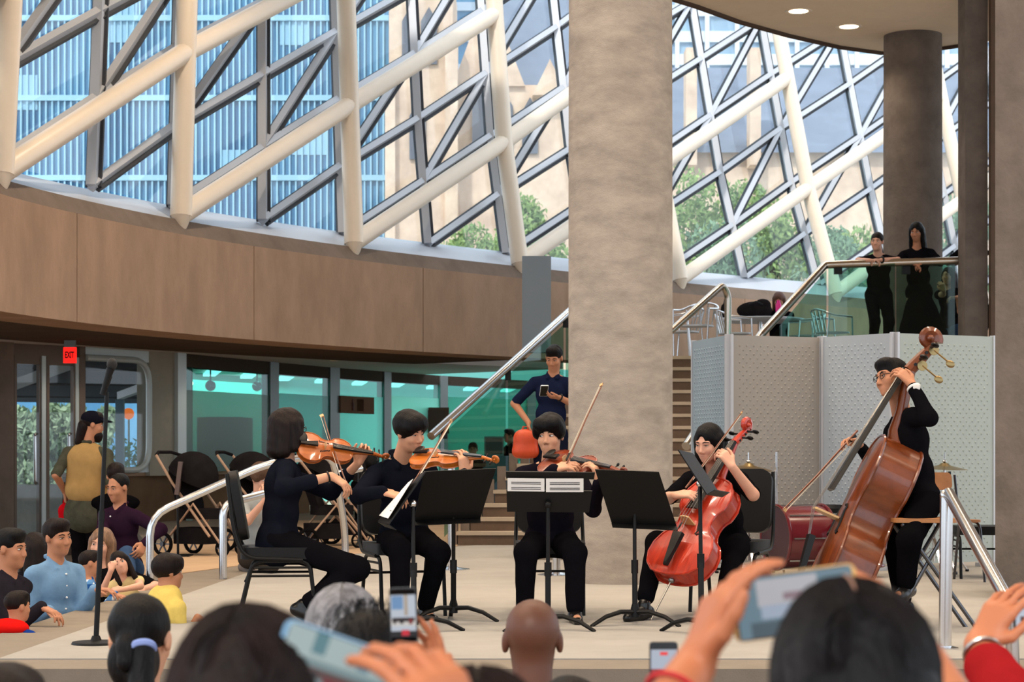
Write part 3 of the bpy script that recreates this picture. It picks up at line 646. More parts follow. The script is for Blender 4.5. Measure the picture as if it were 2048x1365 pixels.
def field(prims, h, k=.02, subs=(), wob=0.0, wf=38.0, lo=None, hi=None):
    B = [_bb(p) for p in prims]; lo_ = np.min([b[0] for b in B], 0)-2.5*h; hi_ = np.max([b[1] for b in B], 0)+2.5*h
    if lo is not None: lo_ = np.maximum(lo_, lo)
    if hi is not None: hi_ = np.minimum(hi_, hi)
    n = np.maximum(3, np.ceil((hi_-lo_)/h).astype(int)+1)
    ax = [(lo_[i]+h*np.arange(n[i])).astype(np.float32) for i in range(3)]
    D = np.full(tuple(n), 1.0, np.float32); Lb = np.zeros(tuple(n), np.int8)
    def win(p, m):
        a, b = _bb(p); s = []
        for i in range(3):
            i0 = max(0, int((a[i]-m-lo_[i])/h)); i1 = min(n[i], int((b[i]+m-lo_[i])/h)+2)
            if i1 <= i0: return None
            s.append(slice(i0, i1))
        return tuple(s)
    for p in prims:
        kk = k if p[-1] is None else p[-1]; w_ = win(p, kk+2*h)
        if w_ is None: continue
        d = _dist(p, ax[0][w_[0]][:, None, None], ax[1][w_[1]][None, :, None], ax[2][w_[2]][None, None, :]).astype(np.float32)
        a = D[w_]; Lb[w_] = np.where(d < a, p[-2], Lb[w_])
        t = np.clip(.5+.5*(d-a)/kk, 0, 1); D[w_] = d*(1-t)+a*t-kk*t*(1-t)
    for p in subs:
        w_ = win(p, 3*h)
        if w_ is None: continue
        kk = .006 if p[-1] is None else p[-1]
        d = -_dist(p, ax[0][w_[0]][:, None, None], ax[1][w_[1]][None, :, None], ax[2][w_[2]][None, None, :]).astype(np.float32)
        a = D[w_]; t = np.clip(.5-.5*(d-a)/kk, 0, 1); D[w_] = d*(1-t)+a*t+kk*t*(1-t)
    if wob:
        X, Y, Z = ax[0][:, None, None], ax[1][None, :, None], ax[2][None, None, :]
        D += (wob*(np.sin(wf*X+1.3*np.sin(wf*.7*Z))*np.sin(wf*.8*Y+2.1*np.sin(wf*.5*X))*.6+.5*np.sin(wf*1.1*(X+Y)*.7+wf*.9*Z))).astype(np.float32)
    return D, Lb, lo_, h
def nets(D, Lb, lo, h):
    S_ = D < 0; n = D.shape
    c = [S_[i:n[0]-1+i, j:n[1]-1+j, k:n[2]-1+k] for i in (0, 1) for j in (0, 1) for k in (0, 1)]
    cnt = sum(x.astype(np.int8) for x in c); I, J, K = np.nonzero((cnt > 0) & (cnt < 8)); m = len(I)
    if m == 0: return np.zeros((0, 3)), np.zeros((0, 4), int), np.zeros(0, int)
    idx = np.full((n[0]-1, n[1]-1, n[2]-1), -1, np.int32); idx[I, J, K] = np.arange(m)
    acc = np.zeros((m, 3), np.float32); num = np.zeros(m, np.float32)
    cor = [(i, j, k) for i in (0, 1) for j in (0, 1) for k in (0, 1)]
    val = {q: D[I+q[0], J+q[1], K+q[2]] for q in cor}
    for a in cor:
        for ax in range(3):
            if a[ax]: continue
            b = list(a); b[ax] = 1; b = tuple(b); va, vb = val[a], val[b]; cr = (va < 0) != (vb < 0)
            t = np.where(cr, va/np.where(cr, va-vb, 1), 0); P = np.tile(np.array(a, np.float32), (m, 1)); P[:, ax] += t
            acc[cr] += P[cr]; num[cr] += 1
    P = acc/num[:, None]+np.stack([I, J, K], 1); verts = lo+P*h
    lab = Lb[np.minimum(np.round(P[:, 0]).astype(int), n[0]-1), np.minimum(np.round(P[:, 1]).astype(int), n[1]-1), np.minimum(np.round(P[:, 2]).astype(int), n[2]-1)]
    F = []
    for ax in range(3):
        sl0 = [slice(None)]*3; sl1 = [slice(None)]*3; sl0[ax] = slice(0, -1); sl1[ax] = slice(1, None)
        a = S_[tuple(sl0)]; b = S_[tuple(sl1)]; e = np.argwhere(a != b); 
        u, v = (ax+1) % 3, (ax+2) % 3
        ok = (e[:, u] > 0) & (e[:, v] > 0) & (e[:, u] < n[u]-1) & (e[:, v] < n[v]-1); e = e[ok]
        if not len(e): continue
        q = []
        for du, dv in ((-1, -1), (0, -1), (0, 0), (-1, 0)):
            f = e.copy(); f[:, u] += du; f[:, v] += dv; q.append(idx[f[:, 0], f[:, 1], f[:, 2]])
        q = np.stack(q, 1); fl_ = ~a[e[:, 0], e[:, 1], e[:, 2]]; q[fl_] = q[fl_][:, ::-1]; F.append(q)
    return verts, np.concatenate(F), lab
NTRI = [0]
def sdf_obj(name, prims, mats, parent, h=.008, k=.02, subs=(), wob=0.0, wf=38.0, origin=None, lo=None, hi=None):
    v, f, lab = nets(*field(prims, h, k, subs, wob, wf, lo, hi))
    o0 = V(0, 0, 0) if origin is None else V(origin)
    me = bpy.data.meshes.new(name); v = (v-o0).astype(np.float32); nv, nf = len(v), len(f); NTRI[0] += 2*nf
    me.vertices.add(nv); me.vertices.foreach_set('co', v.ravel()); me.loops.add(nf*4); me.loops.foreach_set('vertex_index', f.ravel().astype(np.int32))
    me.polygons.add(nf); me.polygons.foreach_set('loop_start', np.arange(0, nf*4, 4, dtype=np.int32))
    ml = mats if isinstance(mats, (list, tuple)) else [mats]
    for m in ml: me.materials.append(m)
    if len(ml) > 1: me.polygons.foreach_set('material_index', np.minimum(lab[f[:, 0]], len(ml)-1).astype(np.int32))
    me.update(calc_edges=True); me.polygons.foreach_set('use_smooth', np.ones(nf, bool))
    o = bpy.data.objects.new(name, me); COL.objects.link(o); o.parent = parent
    return o
def basis(fwd, up=(0, 0, 1)):            # columns: right, forward, up
    f = unit(fwd); u = V(up); r = unit(np.cross(f, u)); u = np.cross(r, f); return np.stack([r, f, u], 1)
def ik(a, b, l1, l2, pole):
    a, b = V(a), V(b); d = b-a; L = np.linalg.norm(d)
    if L > (l1+l2)*.995: k = L/((l1+l2)*.995); l1 *= k; l2 *= k
    x = (l1*l1-l2*l2+L*L)/(2*L); hh = math.sqrt(max(0, l1*l1-x*x)); u = d/L
    p = V(pole); p = unit(p-u*(p @ u)); return a+u*x+p*hh
# ---- skin, hair and cloth
def skinm(n, rgb): return mat('skin_'+n, rgb, .5, var=.04, scale=14, spec=.35)
SK = {'light': skinm('light', (208, 152, 120)), 'fair': skinm('fair', (216, 162, 136)), 'tan': skinm('tan', (184, 126, 94)), 'brown': skinm('brown', (96, 58, 42)), 'hand': skinm('hand', (186, 112, 76))}
LIP = mat('lip', (176, 98, 92), .45)
HB = mat('hair_black', (15, 12, 13), .5, rgb2=(7, 6, 7), scale=60, stretch=(1, 1, .08), bump=.5, bscale=160, spec=.14)
HBR = mat('hair_dark_brown', (34, 22, 19), .5, rgb2=(14, 9, 9), scale=60, stretch=(1, 1, .08), bump=.5, bscale=160, spec=.14)
HBL = mat('hair_blonde', (150, 112, 80), .5, rgb2=(92, 64, 46), scale=50, stretch=(1, 1, .08), bump=.4, bscale=140)
HGR = mat('hair_grey', (128, 124, 126), .5, rgb2=(52, 48, 50), scale=90, stretch=(1, 1, .05), bump=.5, bscale=160)
EYW = mat('eye_white', (225, 220, 214), .3); EYD = mat('eye_iris', (30, 20, 16), .15)
def cloth(n, rgb, var=.1, rough=.85, **k): return mat('cloth_'+n, rgb, rough, var=var, scale=k.pop('scale', 9), **k)
CB = cloth('black', (19, 18, 21)); CN = cloth('navy_black', (23, 25, 34)); CK = cloth('jet', (14, 13, 15))
SHOE = mat('black_shoe_leather', (18, 16, 16), .28)
def head_prims(c, R, s=1.0, ear=True):
    g = lambda x, y, z: V(c)+R @ (V(x, y, z)*s)
    e = lambda x, y, z, a, b, d, m=0, k=None: E(g(x, y, z), (a*s, b*s, d*s), R, m, k)
    P = [e(0, -.012, .032, .074, .09, .083), e(0, .026, -.03, .06, .062, .085), e(0, .034, -.072, .046, .048, .044), e(0, .066, -.099, .02, .017, .016),
         e(.034, .056, -.03, .028, .026, .028), e(-.034, .056, -.03, .028, .026, .028), e(0, .07, .02, .05, .017, .012),
         C(g(0, .083, .004), g(0, .1, -.033), .0085*s, .012*s, 0, .008), E(g(.011, .094, -.041), (.0085*s,)*3, None, 0, .006), E(g(-.011, .094, -.041), (.0085*s,)*3, None, 0, .006), e(0, .074, -.07, .024, .014, .014, 0, .012)]
    if ear: P += [e(.076, -.008, -.006, .009, .02, .031, 0, .008), e(-.076, -.008, -.006, .009, .02, .031, 0, .008)]
    S = [e(.031, .098, .002, .017, .017, .0095), e(-.031, .098, .002, .017, .017, .0095)]
    return P, S
def face_bits(root, o, c, R, s, eye=.7, gaze=(0, 0), brow=HB):
    def g(x, y, z): return Vector(V(c)+R @ (V(x, y, z)*s)-V(o))
    RM = Matrix(R.tolist())
    b = MB(); b.mi = 0
    for sx in (1, -1):
        b.mi = 0; b.ell(g(.031*sx, .0765, .002), (.0145*s, .009*s, .0085*s*max(.35, eye)), RM, 10, 6)
        b.mi = 1; b.ell(g(.031*sx+.005*gaze[0], .0835, .002+.003*gaze[1]), (.0066*s, .0036*s, .0066*s*max(.3, eye)), RM, 8, 6)
    b.build('eyes', [EYW, EYD], root)
    b = MB()
    for sx in (1, -1): b.tube([g(.013*sx, .089, .021), g(.03*sx, .0865, .027), g(.05*sx, .072, .021)], [.0028*s, .0034*s, .0018*s], 6)
    for sx in (1, -1): b.tube([g(.017*sx, .086, .0085*eye+.003), g(.031*sx, .0875, .0095*eye+.003), g(.046*sx, .077, .007*eye+.002)], [.0011*s, .0016*s, .001*s], 5)
    b.build('brows', brow, root)
    b = MB(); b.ell(g(0, .0835, -.0665), (.02*s, .0065*s, .0042*s), RM, 12, 6); b.ell(g(0, .0825, -.0742), (.017*s, .0065*s, .005*s), RM, 12, 6); b.build('lips', LIP, root)
def hair_prims(style, c, R, s=1.0):
    g = lambda x, y, z: V(c)+R @ (V(x, y, z)*s)
    e = lambda x, y, z, a, b, d: E(g(x, y, z), (a*s, b*s, d*s), R)
    cc = lambda x, y, z, X, Y, Z, a, b: C(g(x, y, z), g(X, Y, Z), a*s, b*s)
    face = [e(0, .125, -.05, .066, .075, .095), e(0, .03, -.16, .12, .12, .085)]
    if style == 'short': return [e(0, -.018, .04, .081, .098, .087), e(0, .04, .085, .066, .05, .04)], face+[e(0, .15, .0, .08, .08, .075)]
    if style == 'crop': return [e(0, -.02, .038, .079, .094, .083)], [e(0, .13, -.02, .075, .1, .085), e(0, .03, -.15, .12, .12, .085)]
    if style == 'bowl': return [e(0, -.014, .045, .098, .112, .098), e(0, .05, .074, .08, .06, .054), e(.05, .05, .045, .036, .04, .03), e(-.05, .05, .045, .036, .04, .03), e(0, .075, .05, .05, .03, .028)], [e(0, .13, -.055, .076, .09, .1), e(0, .03, -.17, .14, .14, .1)]
    if style == 'tousled': return [e(0, -.014, .05, .096, .11, .098), e(.04, .06, .075, .05, .045, .045), e(-.045, .055, .072, .05, .05, .05), e(.075, .02, .03, .03, .05, .05), e(-.075, .02, .03, .03, .05, .05), e(.02, .08, .06, .03, .025, .03)], [e(0, .135, -.05, .074, .085, .098), e(0, .03, -.17, .14, .14, .105)]
    if style == 'bob': return [e(0, -.015, .035, .09, .105, .093), cc(.07, 0, .02, .078, .01, -.12, .04, .034), cc(-.07, 0, .02, -.078, .01, -.12, .04, .034), cc(0, -.06, .02, 0, -.075, -.14, .08, .06), cc(.05, -.05, 0, .06, -.05, -.15, .055, .045), cc(-.05, -.05, 0, -.06, -.05, -.15, .055, .045), cc(.066, .045, .03, .075, .05, -.09, .022, .016), cc(-.066, .045, .03, -.075, .05, -.09, .022, .016)], [e(0, .125, -.045, .058, .065, .1)]
    if style == 'long': return [e(0, -.015, .035, .086, .1, .09), cc(.068, .0, .02, .082, .01, -.2, .034, .03), cc(-.068, .0, .02, -.082, .01, -.2, .034, .03), cc(0, -.06, .0, 0, -.09, -.24, .075, .07), cc(.05, -.05, 0, .06, -.08, -.25, .05, .04), cc(-.05, -.05, 0, -.06, -.08, -.25, .05, .04)], [e(0, .125, -.04, .056, .07, .1), e(0, .14, .03, .04, .075, .062)]
    if style == 'ring': return [e(0, -.018, .01, .0785, .094, .075)], [e(0, .13, -.02, .09, .13, .12), e(0, .0, .1, .1, .12, .075), e(0, .03, -.15, .12, .12, .085)]
    if style == 'tied': return [e(0, -.018, .035, .081, .098, .086), cc(0, -.1, -.02, 0, -.11, -.06, .035, .03)], face+[e(0, .15, .01, .08, .08, .08)]
    if style == 'back': return [e(0, -.012, .02, .084, .1, .1), cc(0, -.05, -.02, 0, -.075, -.09, .072, .055)], [e(0, .13, -.04, .07, .07, .1)]
    return [], []
def finger_prims(w, fd, pn, side, s=1.0, curl=(.5,)*4, thumb=.5, spread=.08, r=1.0):
    """hand from the wrist w: fd finger direction, pn the way the palm faces, side +1 when the thumb lies on fd x pn"""
    fd = unit(fd); pn = unit(V(pn)-fd*(V(pn) @ fd)); tv = np.cross(fd, pn)*side; w = V(w); P = []
    def rot(v, ax, a): ax = unit(ax); return v*math.cos(a)+np.cross(ax, v)*math.sin(a)+ax*(ax @ v)*(1-math.cos(a))
    bend = np.cross(fd, pn)            # turning about this brings fd towards pn
    L = [(.043, .026, .021), (.047, .03, .023), (.043, .028, .022), (.034, .021, .018)]; off = [.03, .010, -.010, -.029]; kn = [.092, .096, .092, .084]
    for i in range(4):
        b0 = w+tv*off[i]*.55*s+fd*.012*s; b1 = w+tv*off[i]*s+fd*kn[i]*s; P.append(C(b0, b1, .0135*s*r, .0115*s*r, 0, .014))
        d = rot(fd, pn, -spread*(1.5-i)*side*(1 if True else 0)); p = b1; a = 0
        cu = curl[i] if hasattr(curl, '__len__') else curl
        for j, l in enumerate(L[i]):
            a += cu*(1.1, 1.25, .8)[j]; q = p+rot(d, bend, a)*l*s; P.append(C(p, q, (.0098-.0012*j)*s*r, (.0088-.0012*j)*s*r, 0, .003)); p = q
    b0 = w+tv*.022*s+fd*.022*s; d1 = unit(tv*.75+fd*.65+pn*.25*thumb); b1 = b0+d1*.042*s; d2 = unit(fd*.9+tv*(.45-.6*thumb)+pn*.6*thumb); b2 = b1+d2*.034*s; d3 = unit(fd*.9+tv*(.2-.7*thumb)+pn*.7*thumb); b3 = b2+d3*.026*s
    P += [C(b0, b1, .0155*s*r, .0125*s*r, 0, .012), C(b1, b2, .0118*s*r, .0105*s*r, 0, .004), C(b2, b3, .0103*s*r, .0085*s*r, 0, .004)]
    return P
def person(label, pelvis, neck, face, head=None, look=None, roll=0.0, arms=None, legs=None, skin='light', hair='short', hairm=None, top=None, sleeve=2.0, bottom=None,
           shoes=None, s=1.0, vox=.0085, eye=.7, gaze=(0, 0), brow=None, collar=True, fat=1.0, group=None, skirt=None, hem=.0, name='person', ear=True, tag_extra=None, wob=.0022, barefoot=False, shoulder=.172, bodylo=None):
    pelvis, neck = V(pelvis), V(neck); U = unit(neck-pelvis); F = V(face); F = unit(F-U*(F @ U)); R = np.cross(F, U); T = np.stack([R, F, U], 1)
    o = V(pelvis[0], pelvis[1], 0.0); SL = np.linalg.norm(neck-pelvis)/.52
    root = tag(empty(name, Vector(o)), label, 'person', group); sk = SK[skin]; hm = hairm or HB
    sh = {'R': neck+R*shoulder*s-U*.075*s, 'L': neck-R*shoulder*s-U*.075*s}; hp = {'R': pelvis+R*.088*s-U*.02*s, 'L': pelvis-R*.088*s-U*.02*s}
    lk = unit(look) if look is not None else F; hr = basis(lk, U if abs(lk @ U) < .9 else V(0, 0, 1))
    if roll:
        cr, sr = math.cos(roll), math.sin(roll); hr = np.stack([hr[:, 0]*cr+hr[:, 2]*sr, hr[:, 1], hr[:, 2]*cr-hr[:, 0]*sr], 1)
    hc = V(head) if head is not None else neck+U*.165*s+F*.02*s
    body = []; HP, HS = head_prims(hc, hr, s, ear); body += HP
    body.append(C(hc+hr @ (V(0, -.02, -.05)*s), neck-U*.03*s, .052*s, .058*s, 0, .03))
    m1 = pelvis+U*.17*SL*s; m2 = pelvis+U*.36*SL*s
    body += [E(pelvis, (.145*s*fat, .1*s*fat, .11*s), T), E(m1, (.125*s*fat, .09*s*fat, .15*s), T), E(m2, (.15*s, .1*s, .16*s), T), C(sh['L']+R*.04*s, sh['R']-R*.04*s, .045*s, None), C(neck, sh['L'], .04*s, .04*s), C(neck, sh['R'], .04*s, .04*s)]
    tp = [E(pelvis+U*.02*s, (.165*s*fat, .12*s*fat, .12*s), T), E(m1, (.15*s*fat, .112*s*fat, .16*s), T), E(m2, (.16*s, .118*s*fat, .165*s), T), C(sh['L']+R*.05*s, sh['R']-R*.05*s, .06*s), C(neck-U*.015*s, sh['L'], .048*s, .048*s), C(neck-U*.015*s, sh['R'], .048*s, .048*s)]
    if hem: tp += [E(pelvis-U*hem*.5*s, (.175*s*fat, .135*s*fat, (.12+hem*.5)*s), T)]
    if collar: tp += [C(neck+R*.052*s+U*.032*s-F*.01*s, neck+R*.045*s+F*.075*s-U*.03*s, .014*s, .016*s, 0, .006), C(neck-R*.052*s+U*.032*s-F*.01*s, neck-R*.045*s+F*.075*s-U*.03*s, .014*s, .016*s, 0, .006), C(neck-R*.045*s+U*.036*s-F*.045*s, neck+R*.045*s+U*.036*s-F*.045*s, .018*s, .018*s, 0, .01)]
    info = {}
    for sd in ('R', 'L'):
        a = (arms or {}).get(sd)
        if a is None: continue
        wr = V(a['w']); el = V(a['e']) if 'e' in a else ik(sh[sd], wr, .285*s, .25*s, a.get('pole', -U))
        body += [C(sh[sd], el, .045*s, .037*s), C(el, wr, .038*s, .026*s)]
        info[sd] = (el, wr)
        if 'fd' in a: body += finger_prims(wr, a['fd'], a['pn'], -1 if sd == 'L' else 1, s*a.get('hs', 1.0), a.get('curl', .6), a.get('thumb', .6), a.get('spread', .08))
        tp.append(C(sh[sd], sh[sd]+(el-sh[sd])*min(1, sleeve), .055*s, .05*s))
        if sleeve > 1: tp.append(C(el, el+(wr-el)*min(1, sleeve-1), .048*s, (.044 if sleeve < 1.9 else .037)*s))
    pt = [E(pelvis, (.16*s*fat, .115*s*fat, .11*s), T)]
    sl = {}
    for sd in ('R', 'L'):
        a = (legs or {}).get(sd)
        if a is None: continue
        an = V(a['a']); kn_ = V(a['k']) if 'k' in a else ik(hp[sd], an, .42*s, .41*s, a.get('pole', F))
        td = unit(a.get('toe', F)); body += [C(hp[sd], kn_, .075*s*fat, .052*s), C(kn_, an, .05*s, .034*s), C(an-V(0, 0, .03)*s, an+td*.15*s-V(0, 0, .055)*s, .032*s, .025*s)]
        pt += [C(hp[sd], kn_, .092*s*fat, .07*s), C(kn_, kn_+(an-kn_)*a.get('cuff', .93), .068*s, .055*s)]; sl[sd] = (an, td)
    bo = sdf_obj('body', body, sk, root, vox, .018*s, HS, origin=o, lo=bodylo)
    face_bits(root, o, hc, hr, s, eye, gaze, brow or hm)
    if hair:
        hp_, hs_ = hair_prims(hair, hc, hr, s)
        if hp_: sdf_obj('hair', hp_, hm, root, vox, .022*s, hs_, .0016, 90, origin=o)
    if top: sdf_obj('shirt', tp, top, root, max(vox, .0105), .026*s, [E(neck+F*.075*s+U*.045*s, (.034*s, .06*s, .06*s), T), E(neck+U*.1*s, (.05*s, .05*s, .08*s), T)] if collar else [E(neck+U*.06*s+F*.04*s, (.07*s, .09*s, .08*s), T)], wob, 44, origin=o)
    if bottom and legs and not skirt: sdf_obj('trousers', pt, bottom, root, max(vox, .0125), .03*s, [], wob, 40, origin=o)
    if skirt: sdf_obj('skirt', [C(pelvis, pelvis+V(skirt[0]), .13*s, skirt[1])], bottom, root, .012, .03, [], .006, 30, origin=o)
    if shoes and not barefoot:
        for sd, (an, td) in sl.items():
            sdf_obj('shoe', [C(an-V(0, 0, .035)*s-td*.045*s, an-V(0, 0, .045)*s+td*.06*s, .04*s, .038*s), C(an-V(0, 0, .055)*s+td*.04*s, an-V(0, 0, .06)*s+td*.17*s, .034*s, .03*s), C(an+V(0, 0, .01), an-V(0, 0, .03)*s, .04*s)], shoes, root, .008, .02, origin=o, lo=V(-99, -99, an[2]-.1*s))
    root['_'] = 0; del root['_']
    return root, dict(o=o, hc=hc, hr=hr, T=T, neck=neck, sh=sh, arm=info, R=R, F=F, U=U, s=s)
# ---------------------------------------------------------------- instruments
def wood(n, rgb, rgb2, coat=.6): return mat('varnish_'+n, rgb, .3, rgb2=rgb2, scale=5, stretch=(6, .6, 1), coat=coat)
W_vio = wood('orange', (196, 102, 30), (150, 70, 20)); W_vio2 = wood('amber', (214, 118, 34), (170, 82, 22)); W_vla = wood('chestnut', (150, 60, 26), (104, 36, 16)); W_cel = wood('red', (198, 56, 28), (150, 30, 16)); W_bas = wood('bass', (128, 60, 20), (84, 34, 10), .4)
W_dk = mat('ebony', (14, 13, 13), .4, spec=.3); W_pale = mat('maple', (206, 168, 116), .5); STR = mat('string_steel', (150, 148, 146), .3, metal=1.0); HAIRB = mat('bow_hair', (220, 208, 186), .6); STICK = mat('bow_stick', (112, 58, 34), .35)
OUT = [(0, 0), (.10, .004), (.18, .03), (.255, .10), (.29, .20), (.283, .30), (.25, .375), (.232, .405), (.218, .412), (.19, .44), (.163, .5), (.157, .555), (.166, .61), (.188, .652), (.205, .668), (.212, .676), (.222, .71), (.232, .78), (.215, .865), (.165, .945), (.10, .988), (.05, .998), (0, 1.0)]
def viol(name, label, L, rib, arch, nk, hd, fbl, brh, pb, dirv, nv, wm, sub='violin', chin=True, pin=0.0):
    y = unit(dirv); z = V(nv); z = unit(z-y*(z @ y)); x = np.cross(y, z); M = Matrix((x, y, z)).transposed().to_4x4(); M.translation = Vector(pb)
    e = tag(empty(name, mtx=M), label, sub); k = L/.355
    ys = np.concatenate([[0.0, .004, .012], np.linspace(.03, .97, 46), [.985, .994, 1.0]]); ow = np.array(OUT)
    hw = lambda t: float(np.interp(t, ow[:, 1], ow[:, 0])) if t > .03 and t < .94 else (.255*math.sqrt(max(0, 1-((.10-t)/.10)**2)) if t <= .1 else .225*math.sqrt(max(0, 1-((t-.83)/.17)**2)))
    def top(xx, t): w_ = max(hw(t), .02); q = min(1, abs(xx/L)/w_); return rib+arch*(max(0, math.sin(math.pi*min(1, max(0, t))))**.6)*(1-q*q)**1.3
    b = MB(); nx = 9; P = []; F = []
    for t in ys:
        w_ = max(hw(t), .0005)*L
        for j in range(nx): xx = w_*(-1+2*j/(nx-1)); P.append((xx, t*L, top(xx, t)))
        for j in range(nx): xx = w_*(1-2*j/(nx-1))*.985; q = xx/max(w_, 1e-4); P.append((xx, t*L, -arch*.7*(max(0, math.sin(math.pi*t))**.6)*(1-q*q)))
    n = 2*nx
    for i in range(len(ys)-1):
        for j in range(n): F.append((i*n+j, i*n+(j+1) % n, (i+1)*n+(j+1) % n, (i+1)*n+j))
    F += [tuple(range(n-1, -1, -1)), tuple(range((len(ys)-1)*n, len(ys)*n))]; b.add(P, F); body = b.build('body', wm, e, angle=50)
    for zz in (rib, 0.0):
        b = MB(); ring = [(hw(t)*L*1.015, t*L, zz) for t in ys]+[(-hw(t)*L*1.015, t*L, zz) for t in ys[::-1]]; b.tube(ring, .0035*k, 6, closed=True); b.build('edge_rim', wm, e)
    for sx in (1, -1):
        fp = [(.062, .555), (.075, .56), (.082, .545), (.075, .52), (.088, .47), (.1, .42), (.094, .395), (.108, .385), (.118, .4)]
        b = MB(); b.tube([(sx*a*L, t*L, top(a*L, t)+.0006*k) for a, t in fp], [.003*k]+[.0025*k]*3+[.0034*k]+[.0025*k]*3+[.003*k], 6); b.build('f_hole', W_dk, e)
    zf = rib+arch
    b = MB(); b.prism([(-.06*L, 0), (.06*L, 0), (.045*L, brh*.9), (.02*L, brh), (-.02*L, brh), (-.045*L, brh*.9)], -.002*k, .002*k, (0, .475*L, zf-.002), Matrix(((1, 0, 0), (0, 0, -1), (0, 1, 0)))); b.build('bridge', W_pale, e, smooth=False)
    b = MB(); b.hexa([(-.022*L, .03*L, zf+.3*brh-.004*k), (.022*L, .03*L, zf+.3*brh-.004*k), (.055*L, .33*L, zf+.6*brh-.004*k), (-.055*L, .33*L, zf+.6*brh-.004*k), (-.016*L, .03*L, zf+.3*brh+.006*k), (.016*L, .03*L, zf+.3*brh+.006*k), (.045*L, .33*L, zf+.6*brh+.008*k), (-.045*L, .33*L, zf+.6*brh+.008*k)]); b.build('tailpiece', W_dk, e)
    yn = L+nk; yf = yn-fbl; zn = rib+.008*k; ze = zf+brh*.72
    b = MB(); b.hexa([(-.021*k, yf, ze-.006*k), (.021*k, yf, ze-.006*k), (.012*k, yn, zn), (-.012*k, yn, zn), (-.014*k, yf, ze+.002*k), (.014*k, yf, ze+.002*k), (.008*k, yn, zn+.008*k), (-.008*k, yn, zn+.008*k)]); b.build('fingerboard', W_dk, e)
    b = MB(); b.tube([(0, L-.01*k, rib*.55), (0, L+.02*k, rib*.75), (0, L+nk*.4, rib*.8), (0, yn, zn-.006*k)], [.021*k, .014*k, .0115*k, .0115*k], 10); b.build('neck', wm, e)
    # pegbox and scroll
    th = [0, .2, .4, .62, .8]; b = MB(); pb_ = [(0, yn+hd*t, zn-.004*k-.02*k*t*1.6) for t in th]
    cz = pb_[-1][2]-.004*k; sr = hd*.2; cy = pb_[-1][1]; b.tube(pb_, [.0125*k, .0125*k, .0115*k, .01*k, .009*k], 8)
    sp = []
    for i in range(26):
        a = -math.pi/2+i/25*4.4*math.pi/1.6; r = sr*(1-.72*i/25); sp.append((0, cy+sr*.2+r*math.cos(a)*1.0, cz+sr*1.0+r*math.sin(a)))
    b.tube(sp, [(.0105-.0035*i/25)*k for i in range(26)], 8); b.ell((0, cy+sr*.2, cz+sr*1.0), (.017*k, .009*k, .009*k)); b.build('scroll', wm, e)
    for i, t in enumerate((.16, .32, .5, .66)):
        sx = 1 if i % 2 else -1; q = V(0, yn+hd*t, zn-.004*k-.03*k*t); b = MB(); b.cyl(q+V(-sx*.014*k, 0, 0), q+V(sx*.03*k, 0, 0), .0035*k, n=7)
        b.ell(q+V(sx*.038*k, 0, 0), (.012*k, .005*k, .0085*k), None, 8, 6); b.build('peg', W_dk, e)
    for i in range(4):
        u = (i-1.5)/1.5; b = MB(); b.tube([(u*.03*L, .33*L, zf+.6*brh+.006*k), (u*.045*L, .475*L, zf+brh), (u*.006*k, yn, zn+.0095*k)], .0007*max(k, 1.2)**.7, 5); b.build('string', STR, e)
    if chin: b = MB(); b.ell((-.045, .03, zf+.008), (.042, .03, .009)); b.build('chin_rest', W_dk, e)
    if pin: b = MB(); b.cyl((0, 0, rib*.5), (0, -pin, rib*.5), .006, .004, 8); b.ell((0, -.005, rib*.5), .02); b.build('endpin', STR, e)
    return e
def bow(label, frog, tip, down, thick=1.0):
    f, t = V(frog), V(tip); d = unit(t-f); w_ = V(down); w_ = unit(w_-d*(w_ @ d)); L = np.linalg.norm(t-f)
    e = tag(empty('bow', Vector(f)), label, 'bow'); b = MB(); b.tube([V(0, 0, 0)-d*.03, d*L*.3+w_*.004, d*L*.55+w_*.009, d*L*.85+w_*.004, d*L], [.0048*thick, .0045*thick, .0042*thick, .0036*thick, .003*thick], 8); b.build('stick', STICK, e)
    b = MB(); b.bar(Vector(d*.03+w_*.022), Vector(d*(L-.012)+w_*.018), .009, .0022, Vector(w_)); b.build('hair_ribbon', HAIRB, e)
    b = MB(); b.bar(Vector(d*.0+w_*.012), Vector(d*.055+w_*.012), .011, .022, Vector(w_)); b.build('frog', W_dk, e); b = MB(); b.bar(Vector(d*(L-.022)+w_*.008), Vector(d*L+w_*.012), .008, .024, Vector(w_)); b.build('tip', W_pale, e); return e
